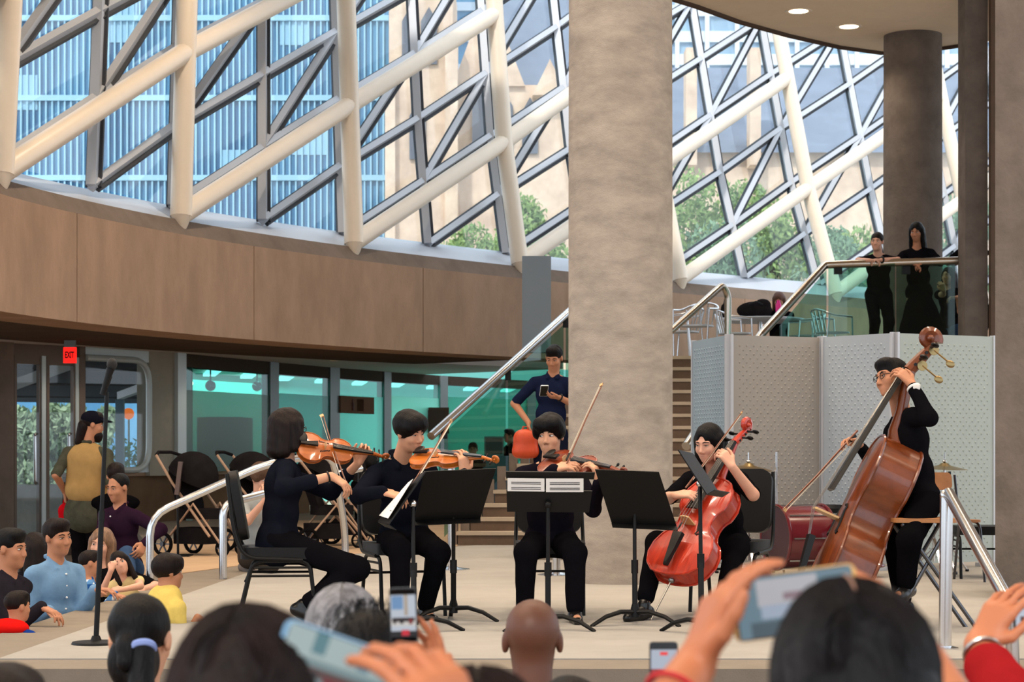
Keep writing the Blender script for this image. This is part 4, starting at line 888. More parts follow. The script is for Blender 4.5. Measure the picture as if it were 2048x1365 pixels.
# ---------------------------------------------------------------- chairs and stands
VIN = mat('black_vinyl', (13, 12, 13), .5, spec=.25)
def chair(label, loc, yaw, group='black banquet chairs', back=True, sh=.46):
    """faces local +y"""
    e = tag(empty('banquet_chair', loc, yaw), label, 'chair', group)
    b = MB(); b.rbox((0, 0, sh-.035), (.44, .44, .07), .06); b.build('seat', VIN, e)
    if back:
        Mb = Euler((math.radians(100), 0, 0)).to_matrix(); b = MB(); b.rbox((0, -.235, sh+.25), (.42, .42, .05), .08, Mb, 5); b.build('backrest', VIN, e)
    for sx in (1, -1):
        b = MB(); b.tube(fillet([(sx*.205, .235, 0), (sx*.205, .19, sh-.08), (sx*.205, -.15, sh-.08), (sx*.205, -.24, 0)], .07), .0125, 8); b.build('leg_frame', M_black, e)
        b = MB(); b.tube(fillet([(sx*.22, .15, sh-.075), (sx*.22, -.2, sh-.06), (sx*.215, -.26, sh+.1), (sx*.2, -.3, sh+.44)], .08), .0125, 8); b.build('back_frame', M_black, e)
        for z in (sh-.12, sh-.17): b = MB(); b.cyl((sx*.205, .19, z), (sx*.205, -.165, z), .008, n=6); b.build('side_rail', M_black, e)
    b = MB(); b.cyl((-.205, -.19, sh-.2), (.205, -.19, sh-.2), .009, n=6); b.build('stretcher', M_black, e)
    return e
PAPER = mat('sheet_paper', (238, 234, 230), .8); INK = mat('note_ink', (60, 58, 60), .8)
def plate(corn, th=.006):
    c = [Vector(p) for p in corn]; n = (c[1]-c[0]).cross(c[3]-c[0]).normalized()*th; b = MB(); b.hexa([p for p in c]+[p+n for p in c]); return b
def stand(label, base, corners, knob=None, extra=None, splay=0.0, pole_top=None):
    """corners: desk TL, TR, BR, BL in space"""
    base = Vector(base); cs = [Vector(c) for c in corners]; ctr = sum(cs, Vector())/4; pt = Vector(pole_top) if pole_top is not None else ctr+(cs[3]+cs[2]-cs[0]-cs[1])*.12
    e = tag(empty('music_stand', base), label, 'music stand', 'orchestra music stands'); L = lambda p: Vector(p)-base
    if extra != 'split':
        b = plate([L(p) for p in cs]); b.build('desk', M_black, e, smooth=False)
        lip = (ctr-Vector((0, 0, 0))); nb = (cs[1]-cs[0]).cross(cs[3]-cs[0]).normalized()*-.05; b = plate([L(cs[3]), L(cs[2]), L(cs[2]+nb), L(cs[3]+nb)], .004); b.build('lip', M_black, e, smooth=False)
    else:
        lerp = lambda t: [cs[0].lerp(cs[3], t), cs[1].lerp(cs[2], t)]
        a, c = lerp(0), lerp(.17); plate([L(a[0]), L(a[1]), L(c[1]), L(c[0])], .01).build('top_bar', M_black, e, smooth=False)
        a, c = lerp(.46), lerp(1); plate([L(a[0]), L(a[1]), L(c[1]), L(c[0])], .01).build('desk', M_black, e, smooth=False)
    b = MB(); low = base.z+.1; mid = Vector((base.x+(pt.x-base.x)*.5, base.y+(pt.y-base.y)*.5, (base.z+pt.z)*.5))
    b.cyl(L(base+Vector((0, 0, .06))), L(mid), .0165, n=12); b.build('outer_tube', M_black, e); b = MB(); b.cyl(L(mid), L(pt), .0115, n=10); b.build('inner_tube', M_black, e)
    b = MB(); b.cyl(L(mid-Vector((0, 0, .05))), L(mid+Vector((0, 0, .03))), .021, n=10); b.build('clutch', M_black, e)
    b = MB(); b.ell(L(pt), .022); b.build('knob', M_chrome if knob else M_black, e)
    b = MB(); b.lathe([(.026, .05), (.026, .1), (.018, .13)], 12); b.build('hub', M_black, e)
    for k in range(3):
        a = math.radians(splay+120*k); d = Vector((math.cos(a), math.sin(a), 0)); b = MB(); b.tube([Vector((0, 0, .08)), d*.1+Vector((0, 0, .085)), d*.2+Vector((0, 0, .06)), d*.3+Vector((0, 0, .008))], [.016, .014, .013, .011], 8, flat=1.2); b.build('leg', M_black, e)
    return e
def sheet(label, corners, group='sheet music'):
    c = [Vector(p) for p in corners]; o = c[0]; e = tag(empty('sheet_music', o), label, 'sheet music', group); plate([p-o for p in c], .002).build('page', PAPER, e, smooth=False)
    n = (c[1]-c[0]).cross(c[3]-c[0]).normalized(); b = MB()
    for t in (.3, .42, .7, .82):
        for sgn in (1, -1):
            a = c[0].lerp(c[3], t).lerp(c[1].lerp(c[2], t), .1)-o+n*(.0035 if sgn > 0 else -.0015); q = c[0].lerp(c[3], t).lerp(c[1].lerp(c[2], t), .9)-o+n*(.0035 if sgn > 0 else -.0015); b.bar(a, q, .004, .001, n)
    b.build('staves', INK, e, smooth=False); return e
# violins, viola, cello, bass: placed with their players below
B0 = fl(907, 1243)
stand('music stand with black desk angled before second violinist', B0, [at(848, 944, 11.82), at(992, 938, 11.82), at(961, 1036, 12.02), at(828, 1042, 12.0)], splay=-25, pole_top=at(907, 1016, 12.0))
A0 = fl(828, 1268)
stand('music stand turned edge-on in front of first violinist', A0, [at(853, 944, 11.5), at(838, 951, 11.95), at(757, 1044, 11.9), at(779, 1050, 11.45)], knob=1, splay=20, pole_top=at(826, 1008, 11.55))
sheet('white sheet music on the edge-on stand', [at(832, 963, 11.52)+Vector((-.016, 0, .012)), at(822, 970, 11.9)+Vector((-.016, 0, .012)), at(764, 1036, 11.86)+Vector((-.016, 0, .012)), at(782, 1042, 11.48)+Vector((-.016, 0, .012))])
C0 = fl(1096, 1262)
stand('music stand with white pages showing before viola player', C0, [at(1012, 944, 11.5), at(1190, 946, 11.5), at(1178, 1026, 11.6), at(1014, 1024, 11.6)], extra='split', splay=-28, pole_top=at(1096, 1010, 11.56))
sheet('left white page on the viola stand', [at(1015, 957, 11.49), at(1089, 958, 11.49), at(1089, 984, 11.52), at(1015, 983, 11.52)]); sheet('right white page on the viola stand', [at(1092, 958, 11.49), at(1167, 958, 11.49), at(1167, 985, 11.52), at(1092, 985, 11.52)])
D0 = fl(1270, 1252)
stand('music stand with tilted black desk between viola and cello', D0, [at(1190, 940, 11.75), at(1318, 945, 11.8), at(1353, 1052, 12.0), at(1223, 1046, 11.95)], splay=-32, pole_top=at(1269, 1010, 11.95))
E0 = fl(1403, 1272)
stand('music stand seen edge-on in front of the cellist', E0, [at(1357, 900, 11.1), at(1386, 907, 11.5), at(1444, 994, 11.5), at(1414, 989, 11.1)], knob=1, splay=15, pole_top=at(1400, 968, 11.4))
# chairs of the quintet (local +y is the way the sitter faces)
chair('black banquet chair seen side-on under first violinist', (at(556, 900, 12.15).x, 12.15, 0), math.radians(-84))
chair('black banquet chair under second violinist', (at(806, 900, 12.65).x, 12.65, 0), math.radians(-160))
chair('black banquet chair under viola player', (at(1100, 900, 12.75).x, 12.75, 0), math.radians(180))
chair('black banquet chair under cellist, its back showing', (at(1462, 900, 12.95).x, 12.95, 0), math.radians(158))
# microphone on round-base stand
m0 = fl(192, 1291); e = tag(empty('microphone_stand', m0), 'black round-base microphone stand at the stage corner', 'microphone stand')
tp_ = at(214, 785, m0.y+.05)-m0
b = MB(); b.lathe([(.128, 0), (.13, .008), (.125, .018), (.03, .026), (.02, .05)], 28); b.build('base', M_black, e); b = MB(); b.cyl((0, 0, .02), tp_*.52, .0145, n=10); b.build('lower_tube', M_black, e); b = MB(); b.cyl(tp_*.5, tp_, .0115, n=10); b.build('upper_tube', M_black, e)
b = MB(); b.cyl(tp_*.49, tp_*.53, .017, n=10); b.build('clutch', M_black, e)
b = MB(); q0 = at(205, 790, m0.y)-m0; q1 = at(218, 752, m0.y)-m0; b.tube([q0, q1], [.016, .019], 10); b.build('clip', M_black, e)
mt = at(209, 775, m0.y-.02); e = tag(empty('microphone', mt), 'black vocal microphone in its stand clip', 'microphone'); q1 = at(221, 738, m0.y-.02)-mt; q2 = at(224, 729, m0.y-.02)-mt
b = MB(); b.tube([(0, 0, 0), q1*.6, q1], [.015, .018, .023], 12); b.build('handle', M_black, e); b = MB(); b.ell(q2, (.029, .029, .033)); b.build('grille', mat('mic_mesh', (22, 22, 24), .4, metal=.3, bump=.6, bscale=600, var=.2), e)
# ---------------------------------------------------------------- screens
M_scr = mat('screen_panel', (214, 212, 208), .55, var=.03); M_scrb = mat('screen_dimple', (196, 200, 202), .5)
def screen(label, x0, x1, d0, d1, rgb):
    a, c = at(x0, YH, d0), at(x1, YH, d1); a.z = c.z = .06; e = tag(empty('folding_screen', (a+c)/2), label, 'screen', 'dimpled stage screens'); o = (a+c)/2
    W_ = (c-a); t = W_.normalized(); n = Vector((t.y, -t.x, 0)); L = W_.length; H_ = 2.0
    m = mat('screen_panel_%d_%d_%d' % rgb, rgb, .5, var=.02); Mx = Matrix((t, Vector((0, 0, 1)), n)).transposed()
    b = MB(); b.box((0, 0, H_/2), (L-.03, H_, .03), Mx); b.build('panel', m, e, smooth=False)
    b = MB(); nxs = max(2, int((L-.14)/.068)); nz = int((H_-.1)/.037)
    for j in range(nz):
        for i in range(nxs):
            q = t*(-(L-.14)/2+(L-.14)*(i+.25+.5*(j % 2))/nxs)+Vector((0, 0, .06+j*.037))+n*.015
            b.add([q+t*.012, q+Vector((0, 0, .016)), q-t*.012, q-Vector((0, 0, .016)), q+n*.009+t*.002], [(0, 1, 4), (1, 2, 4), (2, 3, 4), (3, 0, 4)])
    tag(b.build('dimples', m, e, smooth=False), kind='stuff')
    for s_ in (-1, 1): b = MB(); b.box(t*s_*(L/2-.01)+Vector((0, 0, H_/2)), (.024, H_+.02, .05), Mx); b.build('edge_post', M_alu, e, smooth=False)
    for s_ in (-1, 1): b = MB(); b.bar(t*s_*(L/2-.05)+n*.16-Vector((0, 0, .04)), t*s_*(L/2-.05)-n*.16-Vector((0, 0, .04)), .04, .04); b.build('foot', M_alu, e, smooth=False)
    return e
screen('bluish dimpled screen panel, narrow and leftmost by the stairs', 1387, 1456, 18.6, 17.6, (140, 158, 172))
screen('warm grey dimpled screen panel behind the cellist', 1460, 1641, 17.6, 17.95, (160, 154, 148))
screen('pale blue dimpled screen panel left of the bassist', 1646, 1787, 17.9, 17.3, (172, 182, 192))
screen('pale green-grey dimpled screen panel behind the bassist', 1792, 1987, 17.3, 17.85, (168, 178, 174))
# ---------------------------------------------------------------- drum kit
M_drum = mat('maroon_drum_shell', (96, 18, 30), .2, coat=.6); M_head = mat('drum_head', (222, 208, 190), .5); M_cym = mat('cymbal_bronze', (150, 128, 88), .3, metal=1.0)
def drum(name, label, c, axis, r, h, grp='drum kit', hm=None):
    c = Vector(c); Mx = frame_from(axis); e = tag(empty(name, c), label, 'drum', grp)
    b = MB(); b.lathe([(r, -h/2), (r, h/2)], 32, M=Mx, caps=False); b.build('shell', M_drum, e)
    for s_ in (-1, 1):
        b = MB(); b.lathe([(r*.98, s_*(h/2+.004)), (r*.5, s_*(h/2+.006)), (.001, s_*(h/2+.006))], 28, M=Mx); b.build('drum_head', hm or M_head, e); b = MB(); b.tube([Mx @ Vector((r*1.03*math.cos(t), r*1.03*math.sin(t), s_*h/2)) for t in np.linspace(0, 2*math.pi, 33)[:-1]], .013, 8, closed=True); b.build('hoop', M_chrome if r < .2 else M_drum, e)
    for k in range(8): t = 2*math.pi*k/8; p = Mx @ Vector((r*1.01*math.cos(t), r*1.01*math.sin(t), 0)); b = MB(); b.bar(p-Mx.col[2]*h*.42, p+Mx.col[2]*h*.42, .012, .012); b.build('lug', M_chrome, e, smooth=False)
    return e
def tripod(e, top, spread=.28, r=.011, z0=None, lift=.32):
    b = MB(); b.cyl((0, 0, .12), top, r, n=8); b.build('pole', M_chrome, e); tz = Vector(top)
    for k in range(3):
        a = math.radians(35+120*k); d = Vector((math.cos(a), math.sin(a), 0)); b = MB(); b.bar(Vector((0, 0, lift)), d*spread+Vector((0, 0, .015)), .02, .008); b.build('leg', M_chrome, e, smooth=False); b = MB(); b.ell(d*spread+Vector((0, 0, .015)), .017); b.build('foot', M_black, e)
def cymbal(label, x, y, d, r, tilt=.1, x2=None):
    p = at(x, y, d); e = tag(empty('cymbal_stand', (p.x, p.y, 0)), label, 'cymbal', 'drum kit'); tripod(e, (0, 0, p.z)); Mx = Euler((tilt, tilt*.7, 0)).to_matrix()
    b = MB(); b.lathe([(r, -.02), (r*.5, .0), (.05, .012), (.03, .03), (.004, .034)], 28, (0, 0, p.z), Mx, caps=False); b.build('cymbal', M_cym, e); b = MB(); b.cyl((0, 0, p.z), (0, 0, p.z+.12), .005, n=6); b.ell((0, 0, p.z+.045), (.02, .02, .012)); b.build('wing_nut', M_chrome, e)
dd = 16.6; drum('bass_drum', 'large maroon bass drum behind the double bass', at(1597, 1075, dd), (1, .35, 0), .26, .42, hm=mat('drum_dark_head', (60, 16, 26), .4))
p = at(1566, 1100, dd); b = MB()
drum('snare_drum', 'maroon snare drum behind the bassist stool', at(1868, 1006, 16.6), (0, .05, 1), .17, .15); e = tag(empty('snare_stand', (at(1868, 1006, 16.6).x, 16.6, 0)), 'chrome tripod holding the snare drum', 'stand', 'drum kit'); tripod(e, (0, 0, at(1868, 1026, 16.6).z-.025), .26)
drum('floor_tom', 'maroon floor tom half hidden behind the double bass', at(1717, 1090, 16.4), (0, 0, 1), .2, .34)
for k in range(3):
    pass
cymbal('bronze cymbal on stand behind the cellist', 1497, 934, 16.8, .2); cymbal('bronze hi-hat cymbal on stand right of the bassist', 1889, 934, 17.0, .2, .04)
p = fl(1553, 1150); e = tag(empty('straight_stand', p), 'tall chrome straight stand before the bass drum', 'stand', 'drum kit'); tripod(e, (0, 0, at(1553, 905, p.y).z), .3, .009)
p = fl(1640, 1140); e = tag(empty('drum_throne', p), 'round black drum stool behind the bass drum', 'stool', 'drum kit'); zt0 = at(1640, 1010, p.y).z; b = MB(); b.lathe([(.19, zt0-.07), (.2, zt0-.03), (.18, zt0)], 24); b.build('seat', VIN, e); tripod(e, (0, 0, zt0-.06), .25, .014)
# bassist's stool: wooden seat on crossed steel legs
M_ply = mat('plywood', (176, 118, 66), .5, rgb2=(150, 96, 50), scale=6, stretch=(1, 6, 1)); st = Vector((at(1842, 905, 11.55).x, 11.55, 0)); sz = at(1842, 1036, 11.55).z; SZ = sz
e = tag(empty('tall_stool', st), 'tall folding stool with wooden seat under the bassist', 'stool'); M_gun = mat('gunmetal_tube', (92, 92, 96), .3, metal=1.0)
b = MB(); b.rbox((0, 0, sz-.012), (.36, .34, .024), .05); b.build('seat', M_ply, e)
for s_ in (-1, 1):
    b = MB(); b.tube([(-.14, s_*.15, sz-.03), (.3, s_*.17, .0)], .012, 8); b.build('leg', M_gun, e); b = MB(); b.tube([(.14, s_*.13, sz-.03), (-.22, s_*.15, 0)], .012, 8); b.build('leg', M_gun, e)
b = MB(); b.cyl((-.1, -.14, .2), (-.1, .14, .2), .01, n=8); b.build('foot_rung', M_gun, e)
# chair with wooden back and a folding chair behind
p = fl(1900, 1165); e = tag(empty('school_chair', p, math.radians(200)), 'steel tube chair with curved wooden back behind the rail', 'chair'); zt0 = at(1900, 946, p.y).z
b = MB(); Mb = Euler((math.radians(98), 0, 0)).to_matrix(); b.rbox((0, -.17, zt0-.07), (.24, .14, .018), .04, Mb); b.build('backrest', M_ply, e); b = MB(); b.rbox((0, .03, zt0-.38), (.36, .34, .02), .06); b.build('seat', M_ply, e)
for s_ in (-1, 1):
    b = MB(); b.tube(fillet([(s_*.15, -.17, zt0-.02), (s_*.17, -.14, zt0-.36), (s_*.17, .16, zt0-.4), (s_*.19, .2, 0)], .06), .011, 8); b.build('leg', M_gun, e); b = MB(); b.tube([(s_*.16, -.12, zt0-.4), (s_*.19, -.24, 0)], .011, 8); b.build('leg', M_gun, e)
p = fl(1945, 1152); chair('empty black chair against the concrete pier', (p.x, p.y-.3, 0), math.radians(178), 'black banquet chairs', back=False, sh=at(1945, 1052, p.y-.3).z)
# ---------------------------------------------------------------- chrome rail at the right front of the stage
r0 = fl(1890, 1300); r1 = at(1893, 992, r0.y); r2 = at(2022, 1215, 9.0); r3 = Vector((r2.x+.02, r2.y-.0, ZL))
e = tag(empty('stage_rail', r0), 'chrome handrail with slanting tube at the right stage front', 'handrail'); b = MB(); b.cyl((0, 0, 0), r1-r0, .034, n=16); b.lathe([(.07, 0), (.07, .012), (.036, .02)], 16); b.build('post', M_chrome, e)
b = MB(); b.tube([r1-r0+Vector((0, 0, -.02)), r1-r0+Vector((.01, 0, .012)), r2-r0], .032, 16); b.ell(r1-r0, .036); b.ell(r2-r0, .034); b.build('slanting_tube', M_chrome, e); b = MB(); b.cyl(r2-r0, r3-r0, .032, n=16); b.build('lower_post', M_chrome, e)
# rails at the left edge of the stage
dA = 15.3; a0 = at(300, 1040, dA); a1 = at(528, 930, dA+.5); a2 = at(640, 910, dA+.9)
rail('handrail', [Vector((a0.x, a0.y, ZL)), a0+Vector((0, 0, .03)), a1, a2+Vector((.1, 0, .02)), Vector((at(690, 945, 16.4).x, 16.4, .4)), Vector((at(691, 945, 16.4).x, 16.4, 0))], .03, M_chrome, 'pale steel handrail rising from the audience to the lobby', fil=.16)
dB = 16.2; b0 = at(446, 1015, dB); b1 = at(640, 958, dB+.8)
rail('handrail', [Vector((b0.x, b0.y, 0)), b0+Vector((0, 0, .02)), b1, at(722, 937, dB+1.1)], .032, M_chrome, 'second steel handrail behind the first violinist chair', fil=.1)
def stanchion(x, y, label):
    p = fl(x, y); e = tag(empty('stanchion', p), label, 'stanchion', 'queue posts'); b = MB(); b.lathe([(.16, 0), (.16, .012), (.06, .025), (.03, .04)], 28); b.build('base', M_chrome, e); b = MB(); b.cyl((0, 0, .02), (0, 0, .96), .033, n=14); b.build('post', M_chrome, e); b = MB(); b.lathe([(.04, .93), (.042, .97), (.03, .99)], 14); b.build('cap', M_black, e)
stanchion(903, 1141, 'steel queue post behind second violinist'); stanchion(1113, 1152, 'steel queue post behind viola player')
# sign on a pole at the back left
p = fl(356, 1114); e = tag(empty('sign_stand', p), 'thin black sign on a pole before the strollers', 'sign'); z0, z1 = at(356, 990, p.y).z, at(356, 924, p.y).z
b = MB(); b.cyl((0, 0, 0), (0, 0, z0), .013, n=8); b.build('pole', M_black, e); b = MB(); b.box((0, 0, .01), (.26, .26, .02)); b.build('base', M_black, e, smooth=False); b = MB(); b.box((.01, 0, (z0+z1)/2), (.04, .22, z1-z0), Euler((0, .12, .1)).to_matrix()); b.build('panel', mat('sign_back', (96, 80, 76), .6), e, smooth=False)
# ---------------------------------------------------------------- strollers
M_fab = mat('stroller_fabric', (34, 31, 32), .85, var=.2); M_tan = mat('stroller_tan', (176, 142, 116), .6); M_rubber = mat('tyre', (24, 23, 24), .8)
def stroller(label, loc, yaw, sc=1.0):
    e = tag(empty('stroller', loc, yaw), label, 'stroller', 'parked strollers'); e.scale = (sc,)*3
    for x, y, r in ((.25, .3, .12), (-.25, .3, .12), (.16, -.36, .085), (-.16, -.36, .085)):
        wx = empty('wheel', (x, y, r), 0, e); b = MB(); b.tube([(0, r*.86*math.cos(t), r*.86*math.sin(t)) for t in np.linspace(0, 2*math.pi, 25)[:-1]], r*.15, 8, closed=True); b.build('tyre', M_rubber, wx)
        b = MB(); b.cyl((-.02, 0, 0), (.02, 0, 0), r*.2, n=10)
        for k in range(6): t = math.pi*k/3; b.bar((0, 0, 0), (0, r*.8*math.cos(t), r*.8*math.sin(t)), .012, .012)
        b.build('spokes', M_gun, wx, smooth=False)
    for s_ in (-1, 1):
        b = MB(); b.tube([(s_*.23, .3, .12), (s_*.22, -.05, .52), (s_*.16, -.36, .1)], .013, 8); b.build('frame_tube', M_tan, e); b = MB(); b.tube([(s_*.22, -.25, .2), (s_*.22, .2, .72), (s_*.2, .42, 1.0)], .014, 8); b.build('push_tube', M_tan, e)
    b = MB(); b.tube([(-.2, .42, 1.0), (-.1, .47, 1.03), (.1, .47, 1.03), (.2, .42, 1.0)], .017, 8); b.build('push_bar', M_fab, e)
    b = MB(); b.rbox((0, -.02, .42), (.36, .42, .1), .08); b.build('seat', M_fab, e); b = MB(); b.rbox((0, .2, .66), (.36, .5, .07), .1, Euler((math.radians(72), 0, 0)).to_matrix()); b.build('seat_back', M_fab, e)
    b = MB(); b.lathe([(.26*math.cos(t), .26*math.sin(t)) for t in np.linspace(0, 1.45, 7)], 20, (0, .12, .78), Euler((.5, 0, 0)).to_matrix()); b.build('canopy', M_fab, e); b = MB(); b.rbox((0, .05, .2), (.34, .42, .16), .06); b.build('basket', M_fab, e); return e
p = fl(405, 1112); stroller('black stroller with tan frame parked by the handrail', p, math.radians(62)); p = fl(480, 1108); stroller('black stroller parked behind the first, nearer the violinist', (p.x+.15, p.y+.6, 0), math.radians(75), 1.0); p = fl(660, 1100); stroller('black stroller behind the post between both violinists', (p.x, p.y, 0), math.radians(110), 1.0); p = fl(715, 1098); stroller('black stroller crammed behind the second violinist', (p.x-.1, p.y+.6, 0), math.radians(80), 1.05)
# ---------------------------------------------------------------- cafe on the mezzanine
def cafe_chair(label, loc, yaw):
    e = tag(empty('cafe_chair', loc, yaw), label, 'chair', 'aluminium cafe chairs'); b = MB(); b.rbox((0, 0, .45), (.42, .4, .02), .12); b.build('seat', M_alu, e)
    b = MB(); b.tube(bez([(-.26, .16, .66), (-.26, -.12, .68), (-.17, -.24, .74), (0, -.27, .77), (.17, -.24, .74), (.26, -.12, .68), (.26, .16, .66)], 5), .014, 8); b.build('back_hoop', M_chrome, e)
    for x in (-.14, -.05, .05, .14): b = MB(); b.cyl((x, -.18, .45), (x*1.1, -.255, .75), .011, n=6); b.build('back_slat', M_chrome, e)
    for sx in (-1, 1):
        b = MB(); b.tube([(sx*.26, .16, .66), (sx*.23, .2, .0)], .013, 8); b.build('leg', M_chrome, e); b = MB(); b.tube([(sx*.22, -.17, .68), (sx*.2, -.24, 0)], .013, 8); b.build('leg', M_chrome, e)
    return e
def mz(x, d): p = at(x, YH, d); return (p.x, d, ZM)
cafe_chair('shiny cafe chair with slatted hoop back beside the column', mz(1392, 26.3), math.radians(150)); cafe_chair('cafe chair behind the slatted one by the column', mz(1365, 27.6), math.radians(60)); cafe_chair('cafe chair facing away beside the rail post', mz(1470, 28.0), math.radians(-80)); cafe_chair('cafe chair right of the seated woman seen through glass', mz(1610, 28.6), math.radians(100)); cafe_chair('cafe chair behind glass near the first woman', mz(1665, 27.8), math.radians(-70))
tb = mz(1520, 29.2); e = tag(empty('cafe_table', tb), 'round cafe table with black bags on it', 'table'); b = MB(); b.lathe([(.62, .70), (.64, .72), (.64, .735), (.6, .74)], 32); b.build('top', M_alu, e); b = MB(); b.lathe([(.25, 0), (.05, .04), (.035, .1), (.035, .7)], 16); b.build('pedestal', M_chrome, e)
e = tag(empty('backpack', (tb[0]-.08, tb[1], ZM+.74)), 'black backpack lying on the cafe table', 'bag'); sdf_obj('bag_body', [E((0, 0, .12), (.26, .16, .13)), E((.12, 0, .2), (.12, .12, .09))], M_fab, e, .014); b = MB(); b.tube([(-.1, -.14, .2), (0, -.17, .24), (.1, -.14, .2)], .012, 6); b.build('strap', M_black, e)
e = tag(empty('handbag', (tb[0]-.5, tb[1], ZM+.74)), 'small black bag standing at the left of the cafe table', 'bag'); sdf_obj('bag_body', [C((0, 0, .04), (0, 0, .16), .09, .07)], M_fab, e, .012); b = MB(); b.tube([(-.03, 0, .2), (0, 0, .38), (.03, 0, .2)], .012, 6); b.build('strap', M_black, e)
p = at(1557, 628, 28.7); e = tag(empty('bottle', (p.x, p.y, ZM+.74)), 'pink drinking bottle on the cafe table', 'bottle'); b = MB(); b.lathe([(.04, 0), (.042, .17), (.025, .2), (.025, .23)], 14); b.build('bottle_body', mat('pink_plastic', (226, 36, 140), .4), e)
# ---------------------------------------------------------------- the five musicians
def ring(root, I, c, axis, r, th, m, name, flat=2.0):
    Mx = frame_from(Vector(axis)); b = MB(); b.tube([Mx @ Vector((r*math.cos(t), r*math.sin(t), 0)) for t in np.linspace(0, 2*math.pi, 21)[:-1]], th, 8, closed=True); b.v = [p+Vector(c)-Vector(I['o']) for p in b.v]; return b.build(name, m, root)
def glasses(root, I, m=W_dk):
    g = lambda x, y, z: Vector(I['hc']+I['hr'] @ (V(x, y, z)*I['s'])-I['o']); b = MB()
    for sx in (1, -1):
        b.tube([g(sx*(.033+.022*math.cos(t)), .096-.006*abs(math.cos(t)), .0+.017*math.sin(t)) for t in np.linspace(0, 2*math.pi, 17)[:-1]], .0022, 6, closed=True); b.tube([g(sx*.056, .09, .006), g(sx*.078, .04, .006), g(sx*.08, -.01, .0)], .002, 5)
    b.tube([g(.011, .098, .004), g(-.011, .098, .004)], .002, 5); b.build('glasses', m, root)
# first violinist
r, I = person('seated woman violinist with bobbed dark hair in navy cardigan, far left', at(556, 1080, 12.15), at(572, 922, 12.2), (1, .15, 0), head=at(578, 857, 12.22), look=(.86, .48, -.1), hair='bob', hairm=HBR, top=CN, sleeve=1.6, bottom=CB, shoes=SHOE, vox=.0072, hem=.05, collar=False,
    arms={'R': dict(e=at(566, 978, 11.83), w=at(662, 953, 11.92), fd=(.75, .05, -.45), pn=(-.45, .35, -.8), curl=(.35, .5, .55, .5), thumb=.6), 'L': dict(e=at(662, 985, 12.55), w=at(716, 927, 12.44), fd=(.35, -.05, .75), pn=(.35, -.8, .2), curl=.75, thumb=.3)},
    legs={'R': dict(k=at(716, 1138, 11.98), a=at(606, 1214, 12.02), toe=(.8, -.1, -.35), cuff=.86), 'L': dict(k=at(700, 1132, 12.32), a=at(622, 1206, 12.36), toe=(.8, .1, -.35), cuff=.86)})
el, wr = I['arm']['R']; ring(r, I, wr-(wr-el)*.06, wr-el, .031, .006, W_dk, 'wristband'); glasses(r, I)
viol('violin', 'orange violin held by the woman on the far left', .355, .032, .016, .13, .105, .27, .033, at(592, 896, 12.17), at(766, 917, 12.4)-at(592, 896, 12.17), (.1, -.82, .58), W_vio)
bow('violin bow of the woman on the far left', at(693, 968, 11.98), at(646, 829, 12.5), (-.9, 0, -.2))
# second violinist
r, I = person('seated young man violinist with bowl-cut hair in black shirt', at(808, 1074, 12.6), at(801, 918, 12.45), (.4, -.92, 0), head=at(820, 865, 12.34), look=(.68, -.66, -.24), roll=.1, hair='bowl', top=CN, sleeve=2.0, bottom=CB, shoes=SHOE, vox=.007, eye=.35,
    arms={'R': dict(e=at(716, 992, 12.08), w=at(764, 984, 11.82), fd=(.9, -.1, -.22), pn=(-.1, .35, -.9), curl=(.35, .45, .5, .5), thumb=.6), 'L': dict(e=at(890, 1008, 12.5), w=at(927, 948, 12.0), fd=(.04, .1, 1), pn=(-.5, .8, .1), curl=.5, thumb=.4)},
    legs={'L': dict(k=at(878, 1106, 12.18), a=at(850, 1216, 12.42), toe=(.35, -.9, 0)), 'R': dict(k=at(800, 1100, 12.08), a=at(800, 1224, 12.05), toe=(0, -1, 0))})
viol('violin', 'amber violin held by the young man with bowl-cut hair', .355, .032, .016, .13, .105, .27, .033, at(828, 922, 12.22), at(972, 926, 11.98)-at(828, 922, 12.22), (-.05, -.5, .86), W_vio2)
bow('violin bow crossing the amber violin', at(813, 988, 11.72), at(903, 838, 12.2), (.3, .8, -.2))
# viola player
r, I = person('seated young man viola player with tousled black hair glancing aside', at(1101, 1082, 12.65), at(1100, 928, 12.5), (0, -1, 0), head=at(1100, 872, 12.4), look=(-.3, -.95, -.06), roll=-.12, hair='tousled', top=cloth('plum_black', (27, 24, 32)), sleeve=2.0, bottom=CB, shoes=SHOE, vox=.007, eye=.65, gaze=(1, 0),
    arms={'R': dict(e=at(1040, 1004, 12.22), w=at(1108, 940, 11.98), fd=(.8, -.12, .25), pn=(.2, .5, -.85), curl=(.4, .5, .55, .55), thumb=.6), 'L': dict(e=at(1186, 1018, 12.25), w=at(1198, 966, 11.9), fd=(-.25, .15, .95), pn=(-.8, .4, 0), curl=.6, thumb=.4)},
    legs={'R': dict(k=at(1052, 1106, 12.05), a=at(1050, 1208, 12.1), toe=(-.1, -1, 0)), 'L': dict(k=at(1150, 1106, 12.05), a=at(1150, 1222, 12.02), toe=(.1, -1, 0))})
viol('viola', 'dark chestnut viola held by the tousle-haired player', .41, .038, .018, .15, .115, .3, .038, at(1092, 931, 12.3), at(1243, 950, 11.86)-at(1092, 931, 12.3), (-.3, -.5, .81), W_vla, sub='viola')
bow('viola bow slanting up before the column', at(1137, 920, 11.96), at(1206, 767, 12.32), (-.7, .3, -.5))
